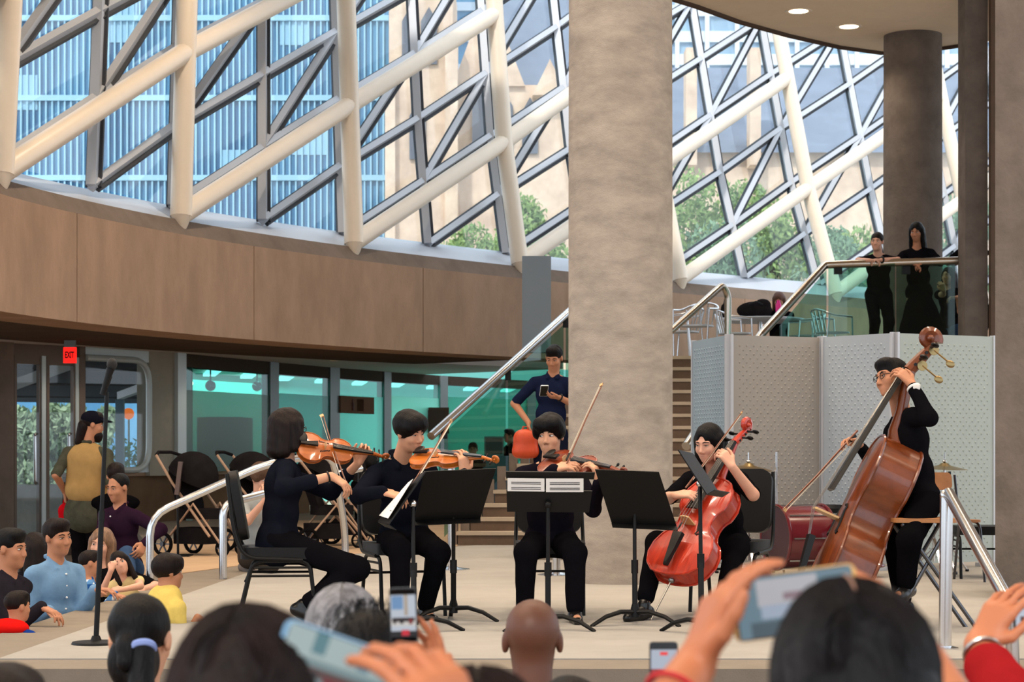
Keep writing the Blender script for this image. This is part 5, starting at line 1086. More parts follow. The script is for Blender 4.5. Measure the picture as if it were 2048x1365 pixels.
# cellist
r, I = person('seated woman cellist with long black hair in black dress', at(1448, 1086, 12.85), at(1426, 940, 12.68), (-.45, -.9, 0), head=at(1417, 886, 12.56), look=(-.58, -.76, -.26), roll=-.05, hair='long', skin='fair', top=CB, sleeve=.95, bottom=CB, shoes=SHOE, vox=.007, eye=.3, collar=False,
    arms={'R': dict(e=at(1338, 996, 12.55), w=at(1350, 992, 12.22), fd=(.85, -.25, .1), pn=(.1, .45, -.85), curl=(.4, .5, .55, .55), thumb=.6), 'L': dict(e=at(1506, 990, 12.32), w=at(1464, 934, 12.22), fd=(-.5, .05, .75), pn=(-.5, .8, -.2), curl=.75, thumb=.3)},
    legs={'R': dict(k=at(1314, 1086, 12.45), a=at(1288, 1214, 12.2), toe=(-.62, -.75, 0), cuff=.84), 'L': dict(k=at(1470, 1104, 12.35), a=at(1442, 1222, 12.12), toe=(-.3, -.95, 0), cuff=.84)})
csh = Vector((.062, .075, -.02)); pc = at(1333, 1166, 12.0)+csh
viol('cello', 'shiny red cello leaning on the long-haired cellist', .74, .115, .035, .275, .2, .58, .085, pc, at(1490, 860, 12.55)+csh-pc, (-.6, -.74, .2), W_cel, sub='cello', chin=False, pin=.3)
bow('cello bow slanting up past the cellist face', at(1376, 970, 12.05), at(1485, 823, 12.4), (.3, .8, .1), 1.2)
# bassist
r, I = person('man in black with glasses playing double bass on a stool', at(1838, 1008, 11.72), at(1803, 826, 11.85), (-1, -.2, 0), head=at(1783, 757, 11.86), look=(-.9, -.42, .02), roll=.0, hair='short', skin='tan', top=CB, sleeve=1.9, bottom=CK, shoes=SHOE, vox=.007, eye=.4, collar=False, fat=1.05,
    arms={'L': dict(e=at(1858, 836, 11.5), w=at(1824, 770, 11.62), fd=(-.55, .3, .7), pn=(-.45, .8, -.3), curl=(.45, .5, .55, .6), thumb=.3), 'R': dict(e=at(1760, 950, 12.35), w=at(1720, 893, 12.26), fd=(-.75, -.3, .35), pn=(.2, -.3, -.8), curl=.65, thumb=.6)},
    legs={'L': dict(k=at(1818, 1082, 11.36), a=at(1812, 1172, 11.44), toe=(-.6, -.75, -.1)), 'R': dict(k=at(1790, 1090, 11.95), a=at(1806, 1205, 12.0), toe=(-.7, -.6, 0))})
glasses(r, I); el, wr = I['arm']['L']; ring(r, I, wr-(wr-el)*.1, wr-el, .033, .01, mat('white_watch', (230, 226, 222), .4), 'watch_strap')
b = MB(); fdv = Vector((-.2, -1, .1)); p = Vector(wr-(wr-el)*.1)+Vector((.01, -.036, .0))-Vector(I['o']); b.lathe([(.021, 0), (.021, .009), (.017, .012)], 18, p, frame_from(fdv)); b.build('watch_face', mat('watch_dial', (214, 210, 206), .3), r)
bsh = Vector((.15, -.09, -.03)); pbs = at(1634, 1222, 11.72)+bsh
be = viol('double_bass', 'brown double bass leaning against the bassist', 1.06, .235, .045, .42, .27, .84, .15, pbs, at(1876, 680, 11.9)+bsh-pbs, (-.985, -.03, .18), W_bas, sub='double bass', chin=False, pin=.1)
for i, t in enumerate((.2, .62)):
    b = MB(); b.lathe([(.03, 0), (.03, .008)], 16, (.03, 1.48+.27*t, .205-.06*t), Matrix(((0, 0, 1), (1, 0, 0), (0, 1, 0)))); b.build('tuning_gear', M_cym, be); b = MB(); b.cyl((.035, 1.48+.27*t, .205-.06*t), (.04, 1.48+.27*t-.03, .095-.06*t), .005, n=6); b.ell((.04, 1.48+.27*t-.035, .085-.06*t), (.006, .022, .028)); b.build('tuning_key', M_cym, be)
bow('double bass bow pointing down left of the bass', at(1709, 868, 12.2), at(1566, 1020, 11.9), (.5, .2, -.7), 1.5)
# ---------------------------------------------------------------- people around the stage
def bag(label, p, m, size, name='handbag'):
    p = Vector(p); e = tag(empty(name, p), label, 'bag'); a, b_, c = size; sdf_obj('bag_body', [E((0, 0, -c*.45), (a*.5, b_*.5, c*.5)), C((-a*.3, 0, -c*.8), (a*.3, 0, -c*.8), b_*.45), C((-a*.22, 0, -c*.2), (a*.22, 0, -c*.2), b_*.35)], m, e, .012, .05)
    b = MB(); b.tube([(-a*.2, 0, -c*.15), (-a*.08, 0, .04), (a*.08, 0, .04), (a*.2, 0, -c*.15)], .009, 6); b.build('handle', m, e); return e
def dev(label, c, right, up, w_, h, mcase, th=.009, screen=None, name='phone', cat='phone'):
    """a phone whose screen faces -(right x up)"""
    r = Vector(right).normalized(); u = Vector(up); u = (u-r*u.dot(r)).normalized(); n = r.cross(u); Mx = Matrix((r, u, n)).transposed(); e = tag(empty(name, c), label, cat)
    b = MB(); b.rbox((0, 0, 0), (w_, h, th), min(w_, h)*.12, Mx, 4); b.build('case', mcase, e); s = -1
    b = MB(); b.rbox(n*(th*.5+.0006), (w_*.93, h*.96, .0012), min(w_, h)*.09, Mx, 4); b.build('glass_face', mat('phone_glass', (10, 10, 12), .1), e)
    if screen:
        for k, (x0, y0, x1, y1, col, st) in enumerate(screen):
            b = MB(); b.box(n*(th*.5+.0016+.00012*k)+r*w_*.92*((x0+x1)/2-.5)+u*h*.94*((y0+y1)/2-.5), (w_*.92*(x1-x0), h*.94*(y1-y0), .0003), Mx); b.build('screen_picture', mat('screen_%d_%d_%d' % col, (8, 8, 9), .5, emit=col, estr=st), e, smooth=False)
    return e
CASE_B = mat('blue_phone_case', (120, 160, 190), .4); CASE_K = mat('dark_phone_case', (40, 42, 46), .4); CASE_G = mat('gold_phone_case', (206, 160, 96), .35)
PIC = [(0, .08, 1, .9, (206, 214, 226), .8), (.05, .62, .5, .88, (120, 160, 205), .8), (.55, .5, .68, .9, (190, 170, 150), .8), (0, .3, 1, .44, (226, 220, 214), .8), (.05, .38, .95, .46, (60, 36, 36), .5), (.1, .34, .2, .42, (24, 20, 22), .4), (.36, .34, .5, .42, (24, 20, 22), .4), (.72, .33, .86, .44, (150, 30, 26), .6), (.0, .08, 1, .2, (30, 26, 30), .4), (.42, .11, .72, .22, (226, 40, 60), .8)]
# man reading his phone by the column, on a landing block
b = MB(); b.box((.72, 19.5, .15), (1.0, 1.0, .3)); tag(b.build('floor_landing', M_border, smooth=False), 'low stone landing behind the round column', 'floor', kind='structure')
dm = 19.4; pz = lambda x, y, dd=0: at(x, y, dm+dd)
r, I = person('man in navy polo standing by column looking at his phone', pz(1100, 868), pz(1106, 752), (-.12, -1, 0), head=pz(1108, 716, -.04), look=(-.3, -.9, -.42), hair='short', skin='tan', top=cloth('navy', (28, 34, 58)), sleeve=.9, bottom=cloth('navy_trouser', (24, 28, 44)), shoes=SHOE, vox=.008, eye=.25,
    arms={'R': dict(w=pz(1057, 846, -.08), pole=(-1, .3, 0), fd=(0, -.1, -1), pn=(.9, 0, 0), curl=.6), 'L': dict(w=pz(1120, 796, -.32), pole=(1, .2, -1), fd=(-.9, -.2, .1), pn=(.1, .2, 1), curl=.5)},
    legs={'R': dict(a=(pz(1090, 900).x, 19.45, .39), toe=(-.2, -1, 0)), 'L': dict(a=(pz(1125, 900).x, 19.45, .39), toe=(.1, -1, 0))})
ring(r, I, I['arm']['L'][1], I['arm']['L'][1]-I['arm']['L'][0], .031, .008, W_dk, 'watch')
dev('white phone in the hand of the man in navy polo', pz(1088, 782, -.38), (1, .1, 0), (0, -.6, .5), .075, .15, mat('white_plastic', (230, 235, 238), .4))
bag('rust orange handbag hanging from the standing man hand', pz(1051, 862, -.12), mat('orange_leather', (196, 66, 20), .45, var=.15), (.24, .13, .26))
# audience along the left edge of the stage
def buttons(r, I, n, m, d=.12, z0=-.06, dz=.075):
    b = MB()
    for k in range(n): b.ell(I['neck']+I['F']*(d+.01*min(k, 2))*I['s']+I['U']*(z0-dz*k)*I['s']-I['o'], .0075, None, 8, 6)
    b.build('buttons', m, r)
def sit(label, hx, hy, d, face, look=None, s=1.0, drop=.68, **k):
    """someone sitting low: given by head centre"""
    h = at(hx, hy, d); F = Vector(unit(face)); nk = h-Vector((0, 0, .165*s))-F*.02*s+Vector(k.pop('lean', (0, 0, 0)))*.3
    pel = Vector((nk.x, nk.y, nk.z-.5*s))-F*.05*s+Vector(k.pop('hips', (0, 0, 0))); k.setdefault('vox', .0105)
    return person(label, pel, nk, face, head=h, look=look or face, s=s, **k)
blue = cloth('light_blue', (120, 156, 190), bump=.3); plaid = mat('cloth_plaid', (60, 110, 170), .85)
def plaid_nodes(m):
    N = m.node_tree.nodes; L = m.node_tree.links; d = [n for n in N if n.type == 'BSDF_DIFFUSE'][0]; tc = N.new('ShaderNodeTexCoord'); sx = N.new('ShaderNodeSeparateXYZ'); L.new(tc.outputs['Object'], sx.inputs[0]); out = None
    for ax, f in ((0, 95), (2, 95)):
        mu = N.new('ShaderNodeMath'); mu.operation = 'MULTIPLY'; mu.inputs[1].default_value = f; L.new(sx.outputs[ax], mu.inputs[0]); si = N.new('ShaderNodeMath'); si.operation = 'SINE'; L.new(mu.outputs[0], si.inputs[0]); gt = N.new('ShaderNodeMath'); gt.operation = 'GREATER_THAN'; gt.inputs[1].default_value = .35; L.new(si.outputs[0], gt.inputs[0])
        if out is None: out = gt
        else: ad = N.new('ShaderNodeMath'); ad.operation = 'ADD'; L.new(out.outputs[0], ad.inputs[0]); L.new(gt.outputs[0], ad.inputs[1]); out = ad
    hf = N.new('ShaderNodeMath'); hf.operation = 'MULTIPLY'; hf.inputs[1].default_value = .5; L.new(out.outputs[0], hf.inputs[0]); cr = N.new('ShaderNodeValToRGB'); cr.color_ramp.interpolation = 'CONSTANT'
    e = cr.color_ramp.elements; e[0].color = (*lin((38, 84, 150)), 1); e[1].position = .4; e[1].color = (*lin((92, 140, 190)), 1); n3 = e.new(.8); n3.color = (*lin((226, 230, 236)), 1); L.new(hf.outputs[0], cr.inputs[0]); L.new(cr.outputs[0], d.inputs[0])
plaid_nodes(plaid)
JEAN = cloth('denim', (62, 84, 116))
rb, Ib = sit('man in light blue button shirt sitting at the stage edge', 115, 1075, 13.0, (.75, -.65, 0), look=(.78, -.6, -.05), hair='short', hairm=HBR, skin='tan', top=blue, bottom=JEAN, sleeve=2, fat=1.15, roll=-.08, eye=.5, vox=.0095,
    arms={'R': dict(w=at(98, 1222, 12.7), fd=(.6, -.5, -.4), pn=(0, 0, -1), curl=.4), 'L': dict(w=at(190, 1180, 12.9), fd=(.9, -.2, 0), pn=(0, 0, -1), curl=.4)}, legs={'R': dict(a=at(130, 1330, 12.2), pole=(.3, -.5, 1)), 'L': dict(a=at(200, 1330, 12.4), pole=(.5, -.5, 1))})
buttons(rb, Ib, 5, mat('white_button', (235, 235, 235), .4))
sit('woman with short black hair in dark grey top at the left edge', 22, 1098, 12.0, (.9, -.4, 0), look=(.93, -.3, -.05), hair='short', skin='tan', top=cloth('charcoal', (42, 38, 44)), sleeve=2, fat=1.1, arms={'R': dict(w=at(82, 1215, 11.8), fd=(.8, -.2, -.3), pn=(0, 0, -1), curl=.4)})
sit('woman with long dark brown hair sitting behind the blue shirt man', 68, 1098, 14.6, (-.5, .8, 0), hair='long', hairm=HBR, top=cloth('dark', (26, 24, 28)), collar=False)
sit('child in blue plaid shirt sitting against the stage edge', 181, 1128, 13.7, (.8, .3, 0), look=(.9, .3, -.05), s=.74, hair='short', hairm=HBR, skin='tan', top=plaid, bottom=JEAN, sleeve=2, arms={'R': dict(w=at(150, 1205, 13.3), fd=(.3, -.6, -.6), pn=(0, 0, -1)), 'L': dict(w=at(230, 1190, 13.9), fd=(.8, 0, -.2), pn=(0, 0, -1))}, lean=(.05, 0, 0), hips=(-.12, -.08, .1))
sit('smiling blonde woman in black top behind the little girl', 203, 1088, 15.2, (.1, -1, 0), look=(-.15, -1, -.1), hair='long', hairm=HBL, brow=HBL, skin='fair', top=CB, sleeve=.8, collar=False, roll=.1, arms={'L': dict(w=at(286, 1180, 14.9), pole=(1, 0, -.3), fd=(-.4, -.5, -.5), pn=(0, 0, -1))})
sit('little girl in pale yellow dress resting her chin on her hand', 240, 1126, 14.4, (.25, -.95, 0), look=(.15, -.95, .05), s=.72, hair='long', hairm=HBR, skin='fair', top=cloth('pale_yellow', (214, 192, 140)), sleeve=.25, collar=False, roll=-.12, bottom=cloth('pale_yellow', (214, 192, 140)), arms={'R': dict(w=at(222, 1142, 14.15), pole=(-.4, -.4, -1), fd=(.3, .2, .9), pn=(.2, 1, 0), curl=.9, hs=.9), 'L': dict(w=at(245, 1180, 14.1), pole=(1, 0, 0), fd=(-.9, -.2, 0), pn=(0, .5, -.5), hs=.9)}, hips=(.1, 0, .02), eye=.9)
sit('boy in yellow shirt seen from behind on the stage edge', 337, 1146, 12.1, (.7, .7, 0), look=(.85, .5, 0), s=.86, hair='bowl', hairm=HBR, skin='tan', top=cloth('yellow', (226, 200, 110), bump=.3), sleeve=.9, arms={'R': dict(w=at(395, 1235, 12.1), fd=(.8, 0, -.4), pn=(0, 0, -1)), 'L': dict(w=at(360, 1230, 12.6), fd=(.5, .5, -.4), pn=(0, 0, -1))}, hips=(0, 0, .29))
r, I = sit('small child with red and blue jacket at lower left', 36, 1214, 11.5, (.5, .8, 0), look=(.7, .7, 0), s=.74, hair='short', hairm=HBR, skin='tan', top=cloth('royal_blue', (30, 60, 130)), sleeve=2, collar=False, arms={'R': dict(w=at(60, 1290, 11.4), fd=(1, 0, 0), pn=(0, 0, -1)), 'L': dict(w=at(30, 1300, 11.8), fd=(1, 0, 0), pn=(0, 0, -1))})
sdf_obj('red_hood', [E(I['neck']-I['F']*.03+I['R']*-.02, (.12, .1, .055), I['T'])], mat('cloth_red', (226, 30, 26), .85), r, .01, origin=I['o'])
r, I = sit('man in dark purple shirt and jeans sitting on the lobby steps', 236, 976, 16.6, (-.5, -.85, 0), look=(-.55, -.8, -.15), hair='crop', skin='tan', top=cloth('aubergine', (44, 26, 42)), bottom=JEAN, sleeve=2, shoes=SHOE, fat=1.1, eye=.35, arms={'R': dict(w=at(215, 1085, 16.2), pole=(-1, 0, 0), fd=(.2, -.8, -.4), pn=(0, 0, -1)), 'L': dict(w=at(288, 1088, 16.2), pole=(1, .2, 0), fd=(-.2, -.6, -.6), pn=(-.5, 0, -.5))}, legs={'R': dict(a=at(200, 1175, 15.9), pole=(0, -1, 1)), 'L': dict(a=at(258, 1175, 15.9), pole=(0, -1, 1))})
buttons(r, I, 4, mat('white_button', (235, 235, 235), .4))
sit('person with dark hair hidden behind the purple shirt man', 232, 953, 18.0, (0, 1, 0), hair='short', hairm=HBR, top=CK, vox=.012)
# man in tan vest
dv = 18.6; q = lambda x, y, dd=0: at(x, y, dv+dd); r, I = person('standing bearded man in tan vest and dark cap by the doors', q(170, 1020), q(176, 892), (.25, .95, 0), head=q(186, 850), look=(.92, .25, -.1), hair='short', hairm=HBR, skin='tan', top=cloth('olive_check', (74, 74, 62), var=.3), sleeve=.95, bottom=cloth('black_trouser', (20, 19, 21)), shoes=SHOE, vox=.01, fat=1.15, hem=.1, shoulder=.2,
    arms={'R': dict(w=q(212, 972, .08), pole=(.35, -1, 0), fd=(.0, .3, -.8), pn=(-.8, .2, 0)), 'L': dict(w=q(130, 985, .05), pole=(-.3, -1, 0), fd=(.0, .2, -.9), pn=(.8, .2, 0))}, legs={'R': dict(a=(q(190, 900).x, dv, ZL+.09), pole=(0, 1, 0)), 'L': dict(a=(q(155, 900).x, dv, ZL+.09), pole=(0, 1, 0))})
T = I['T']; m2 = I['neck']-I['U']*.16; sdf_obj('vest', [E(m2, (.2, .155, .2), T), E(m2-I['U']*.18, (.195, .15, .19), T), E(m2-I['U']*.27, (.19, .15, .13), T)], cloth('tan_canvas', (172, 138, 88)), r, .012, .06, wob=.002, origin=I['o'])
g = lambda x, y, z: I['hc']+I['hr'] @ V(x, y, z)
sdf_obj('cap', [E(g(0, -.012, .055), (.09, .106, .075), I['hr']), E(g(0, .1, .045), (.07, .08, .012), I['hr'])], cloth('cap_navy', (24, 24, 32)), r, .009, .012, [E(g(0, 0, -.06), (.12, .14, .08), I['hr'])], origin=I['o'])
sdf_obj('beard', [E(g(0, .05, -.095), (.055, .055, .05), I['hr']), E(g(0, .06, -.13), (.035, .035, .035), I['hr'])], HBR, r, .009, .02, [E(g(0, .11, -.05), (.03, .05, .03), I['hr'])], .0016, 90, origin=I['o']); sdf_obj('long_hair', [C(g(0, -.08, -.02), g(-.01, -.11, -.17), .06, .04)], HBR, r, .01, origin=I['o'])
p = at(135, 1030, 18.0); bag('red cloth bag hanging beside the man in tan vest', at(131, 1009, 18.66), mat('red_cloth', (190, 20, 30), .8), (.13, .08, .26), 'tote_bag')
# photographer behind the first violinist
sit('crouching photographer in grey tee with curly hair behind first violinist', 523, 958, 17.2, (.6, -.75, 0), look=(.7, -.7, -.2), hair='tousled', hairm=cloth('curls', (96, 74, 60), bump=1.0, bscale=60), brow=HBR, skin='fair', top=cloth('grey_tee', (164, 168, 168)), sleeve=.7, bottom=cloth('brown_trouser', (70, 62, 56)), shoes=mat('grey_shoe', (120, 110, 104), .7), arms={'R': dict(w=at(532, 1000, 16.8), pole=(-.3, -.6, -1), fd=(0, .1, 1), pn=(0, 1, 0)), 'L': dict(w=at(545, 1000, 16.95), pole=(.3, -.6, -1), fd=(0, .1, 1), pn=(0, 1, 0))}, legs={'R': dict(a=at(490, 1128, 17.3), pole=(.3, -.6, 1)), 'L': dict(a=at(530, 1130, 17.3), pole=(.3, -.6, 1))})
sit('person with black hair behind, between the two violinists', 742, 928, 22.5, (0, -1, 0), look=(0, -.6, -.8), hair='bowl', top=CK, bottom=CK, vox=.012, arms={'R': dict(w=at(730, 985, 22.2), fd=(1, 0, 0), pn=(0, 1, 0)), 'L': dict(w=at(760, 985, 22.2), fd=(-1, 0, 0), pn=(0, 1, 0))}, legs={'R': dict(a=at(725, 1080, 22.3)), 'L': dict(a=at(762, 1080, 22.3))})
r, I = sit('dim figure at a computer behind the stair glass', 1018, 872, 36.0, (-.9, -.4, 0), hair='short', top=CK, bottom=CK, skin='tan', vox=.014, arms={'R': dict(w=at(992, 912, 35.8), fd=(-1, 0, 0), pn=(0, 0, -1))}, legs={'R': dict(a=(-.2, 35.9, .09)), 'L': dict(a=(.0, 35.7, .09))}); 
p = at(988, 893, 34.8); e = tag(empty('monitor', p), 'dark computer screen behind the stair glass', 'monitor'); b = MB(); b.box((0, 0, 0), (.34, .04, .34)); b.build('housing', mat('monitor_grey', (150, 178, 174), .5), e, smooth=False); b = MB(); b.box((0, -.022, 0), (.29, .01, .28)); b.build('screen', mat('monitor_dark', (50, 64, 64), .3), e, smooth=False); b = MB(); b.box((0, .02, (-p.z-.17)/2), (.6, .4, p.z-.17)); b.build('desk_block', mat('till_desk', (120, 150, 160), .6), e, smooth=False)
sit('dark-haired figure behind the stair glass near second violinist', 946, 900, 33.0, (0, -1, 0), hair='short', top=CK, bottom=CK, skin='tan', vox=.015, legs={'R': dict(a=(-.75, 32.8, .09)), 'L': dict(a=(-.55, 32.8, .09))})
# women at the balcony rail and in the cafe
BK = cloth('balcony_black', (22, 21, 25)); db = 25.62
w1 = person('woman with tied-back dark hair leaning on balcony rail', at(1757, 588, db+.15), at(1757, 510, db), (-.25, -1, 0), head=at(1754, 483, db-.06), look=(-.4, -.9, -.1), hair='tied', hairm=HBR, skin='fair', top=BK, sleeve=.85, bottom=BK, shoes=SHOE, vox=.009, collar=False, fat=1.0,
    arms={'R': dict(w=at(1738, 521, db-.42), pole=(-1, 0, 0), fd=(.9, -.1, 0), pn=(0, 0, -1)), 'L': dict(w=at(1764, 520, db-.42), pole=(1, 0, 0), fd=(-.9, -.1, 0), pn=(0, 0, -1))}, legs={'R': dict(a=(at(1748, 700, db).x, db+.1, ZM+.09), pole=(0, -1, 0)), 'L': dict(a=(at(1776, 700, db).x, db+.1, ZM+.09), pole=(0, -1, 0))})
ring(w1[0], w1[1], w1[1]['arm']['L'][1], w1[1]['arm']['L'][1]-w1[1]['arm']['L'][0], .034, .012, W_dk, 'wristband')
hx, I = w1; sdf_obj('ponytail', [C(I['hc']+I['hr'] @ V(.02, -.09, -.02), I['hc']+I['hr'] @ V(-.07, -.06, -.24), .05, .04)], HBR, hx, .011, origin=I['o'])
person('woman with very long black hair and long black skirt on balcony', at(1838, 583, db+.1), at(1834, 497, db), (-.2, -1, 0), head=at(1833, 463, db-.05), look=(-.45, -.85, -.3), hair='long', skin='tan', top=BK, sleeve=1.7, bottom=BK, skirt=((.05, 0, -.62), .34), shoes=SHOE, vox=.009, collar=False, s=1.0, hem=.05,
    arms={'R': dict(w=at(1822, 528, db-.38), pole=(-1, 0, -.2), fd=(.8, -.2, -.2), pn=(0, 0, -1)), 'L': dict(w=at(1850, 526, db-.38), pole=(1, 0, -.2), fd=(-.8, -.2, -.2), pn=(0, 0, -1))}, legs={'R': dict(k=(at(1826, 700, db).x, db+.1, ZM+.48), a=(at(1826, 700, db).x, db+.1, ZM+.09)), 'L': dict(k=(at(1850, 700, db).x, db+.1, ZM+.48), a=(at(1850, 700, db).x, db+.1, ZM+.09))})
sit('woman in black behind balcony glass next to the long skirt', 1897, 552, 26.4, (-.7, -.7, 0), hair='long', hairm=HBR, top=BK, sleeve=.5, bottom=JEAN, collar=False, arms={'R': dict(w=at(1888, 583, 26.0), pole=(1, 0, -1), fd=(-.3, 0, .9), pn=(0, 1, 0)), 'L': dict(w=at(1915, 595, 26.0), fd=(-.9, 0, 0), pn=(0, 0, -1))}, legs={'R': dict(a=(at(1880, 700, 27).x, 26.8, ZM+.09), pole=(0, -1, .3)), 'L': dict(a=(at(1905, 700, 27).x, 26.8, ZM+.09), pole=(0, -1, .3))})
person('person in black mostly hidden by the balcony pier', at(1948, 588, db+.1), at(1944, 495, db), (-.5, -.85, 0), look=(-.7, -.7, 0), hair='long', top=BK, bottom=BK, sleeve=1.5, collar=False, vox=.012, arms={'R': dict(w=at(1924, 527, db-.3), pole=(-1, 0, -.3), fd=(.6, -.3, 0), pn=(0, 0, -1))}, legs={'R': dict(a=(at(1940, 700, db).x, db+.1, ZM+.09), pole=(0, -1, 0)), 'L': dict(a=(at(1962, 700, db).x, db+.1, ZM+.09), pole=(0, -1, 0))})
sit('woman with brown hair sitting at the cafe table', 1558, 600, 30.2, (-.2, -1, 0), look=(-.2, -.8, -.5), hair='long', hairm=mat('hair_auburn', (92, 56, 40), .6), skin='tan', top=CK, bottom=cloth('teal_trouser', (24, 60, 70)), vox=.011, arms={'R': dict(w=at(1545, 636, 29.5), pole=(-1, 0, -.4), fd=(.6, -.6, 0), pn=(0, 0, -1)), 'L': dict(w=at(1572, 636, 29.5), pole=(1, 0, -.4), fd=(-.6, -.6, 0), pn=(0, 0, -1))}, legs={'R': dict(a=(at(1545, 700, 29.6).x, 29.5, ZM+.09), pole=(0, -1, .6)), 'L': dict(a=(at(1575, 700, 29.6).x, 29.5, ZM+.09), pole=(0, -1, .6))})
# ---------------------------------------------------------------- people in front, seen from behind
def combed(root, I, n, m, skin=None, part=.0, r=.0022):
    b = MB(); c = V(0, -.012, .02); R3 = V(.0855, .1015, .1015)
    for _ in range(n):
        y0 = rng.uniform(-.8, .75); sd = 1 if rng.random() < .5 else -1; dr = rng.uniform(-.25, .1); pts = []
        for t in np.linspace(.03, 1.9, 9):
            y = np.clip(y0+dr*t-.12*t*t*.3, -.93, .9); k = math.sqrt(1-y*y); q = V(sd*math.sin(t)*k+part*(1-min(1, t)), y, math.cos(t)*k); pts.append(I['hc']+I['hr'] @ ((c+q*R3)*I['s'])-I['o'])
        b.tube(pts, [r*.6]+[r]*7+[r*.5], 4)
    tag(b.build('combed_hair', m, root), kind='stuff')
    if skin:
        b = MB(); b.tube([I['hc']+I['hr'] @ ((c+V(part, y, math.sqrt(1-y*y))*R3*1.004)*I['s'])-I['o'] for y in np.linspace(-.55, .7, 9)], [.001]+[.0021]*7+[.001], 6); b.build('parting', skin, root)
HBIG = mat('hair_close_black', (26, 20, 21), .42, rgb2=(6, 5, 6), scale=14, stretch=(1, 1, 1), spec=.16); HBIGB = mat('hair_close_brown', (40, 26, 24), .45, rgb2=(10, 7, 7), scale=14, spec=.14)
def front(label, hx, ytop, d, s=1.0, hair='back', hairm=HB, look=(0, 1, 0), top=CK, vox=.009, hh=.125, **k):
    h = at(hx, ytop, d)-Vector((0, 0, hh*s)); nk = h-Vector((0, .03, .17*s)); pel = nk-Vector((0, .04, .5*s)); return person(label, pel, nk, (0, 1, 0), head=h, look=look, s=s, hair=hair, hairm=hairm, top=top, vox=vox, **k)
r, I = front('large blurred dark-haired head in front, left of centre', 505, 1203, 2.05, hairm=HBR, s=1.02, look=(.1, 1, -.3)); combed(r, I, 320, HBIGB, part=-.1)
r, I = front('large blurred dark head low in the bottom centre', 955, 1322, 2.1, hairm=HBR); combed(r, I, 180, HBIGB)
r, I = front('woman with black ponytail and pale blue hair band', 282, 1184, 5.3, hair='tied', vox=.008, top=cloth('black_tee', (20, 19, 22)), look=(.12, 1, -.1))
pt0 = V(at(286, 1297, 5.3-.11)); ring(r, I, pt0, (.1, -.5, -.6), .026, .011, mat('blue_scrunchie', (136, 152, 200), .8), 'hair_band'); sdf_obj('ponytail', [C(pt0, pt0+V(0, -.03, -.13), .03, .035), C(pt0+V(0, -.03, -.13), pt0+V(0, -.01, -.3), .035, .02), E(I['hc']+I['hr'] @ V(0, -.06, -.06), (.07, .05, .08), I['hr'])], HB, r, .007, .03, origin=I['o'])
def strands(root, I, n, m, L=.07, r=.0006):
    b = MB()
    for _ in range(n):
        a = rng.uniform(0, 2*math.pi); t = rng.uniform(.0, 1.2); n_ = V(math.sin(t)*math.cos(a), math.sin(t)*math.sin(a), math.cos(t)); p = I['hc']+I['hr'] @ (V(0, -.012, .035)+n_*V(.085, .1, .092))
        dr = I['hr'] @ unit(n_*.5+V(math.cos(a), math.sin(a), -.2)+rng.normal(size=3)*.35); q = p+dr*L*.5+V(0, 0, .01); w_ = p+dr*L-V(0, 0, .025); b.tube([p-I['o'], q-I['o'], w_-I['o']], r, 4)
    tag(b.build('stray_hairs', m, root), kind='stuff')
r, I = front('grey-haired head in the front row', 688, 1163, 4.4, hair='back', hairm=HGR, vox=.009); combed(r, I, 380, mat('grey_strand', (140, 136, 138), .5, rgb2=(60, 56, 58), scale=30), skin=None)
r, I = front('short dark-haired head in front of the grey-haired one', 735, 1222, 3.7, hair='short', vox=.009, s=.92); strands(r, I, 120, HB, .02, .0007)
front('bald man with dark skin in the front row', 1065, 1200, 5.5, hair=None, skin='brown', vox=.008, hh=.113, top=cloth('dark_shirt', (30, 28, 32)))
front('small dark head behind the bald man shoulder', 1140, 1345, 4.0, hairm=HB)
front('dark brown head at the bottom left corner', -4, 1330, 3.2, hairm=HBR, hair='short')
# woman on the right filming with both hands
SKH = 'hand'
h = at(1706, 1148, 2.05)-Vector((0, 0, .125)); nk = h-Vector((0, .03, .17)); pel = nk-Vector((0, .04, .5))
r, I = person('large dark-haired head on the right, arms raised with phone', pel, nk, (0, 1, 0), head=h, look=(-.05, 1, -.12), hair='back', hairm=HB, skin=SKH, top=CK, sleeve=1.1, vox=.0058, s=1.0,
    arms={'L': dict(e=at(1270, 1520, 2.2), w=at(1388, 1335, 2.34), fd=(.3, .1, .8), pn=(.85, .25, -.25), curl=(.3, .36, .4, .44), thumb=.0, hs=.9), 'R': dict(e=at(1930, 1470, 2.3), w=at(1822, 1280, 2.52), fd=(-.45, .05, .7), pn=(-.8, .2, -.3), curl=(.42, .46, .5, .55), thumb=.4, hs=.85)})
combed(r, I, 400, HBIG, skin=mat('scalp', (150, 110, 92), .6), part=-.12); el, wr = I['arm']['L']; ring(r, I, el+(wr-el)*.66, wr-el+V(.02, 0, .03), .036, .0032, mat('red_cord', (190, 24, 34), .6), 'red_bracelet')
dev('phone in gold case held sideways by woman on the right', at(1590, 1206, 2.42), (1, .02, .13), (0, 0, 1), .155, .078, CASE_G, screen=[(0, 0, 1, 1, (138, 170, 186), .55), (.18, .5, .7, .95, (226, 224, 230), .6), (.2, .3, .5, .52, (200, 214, 236), .6), (.1, .0, .6, .26, (108, 128, 140), .5), (.62, .05, 1, .3, (60, 66, 84), .4), (.4, .58, .6, .7, (190, 160, 170), .5)])
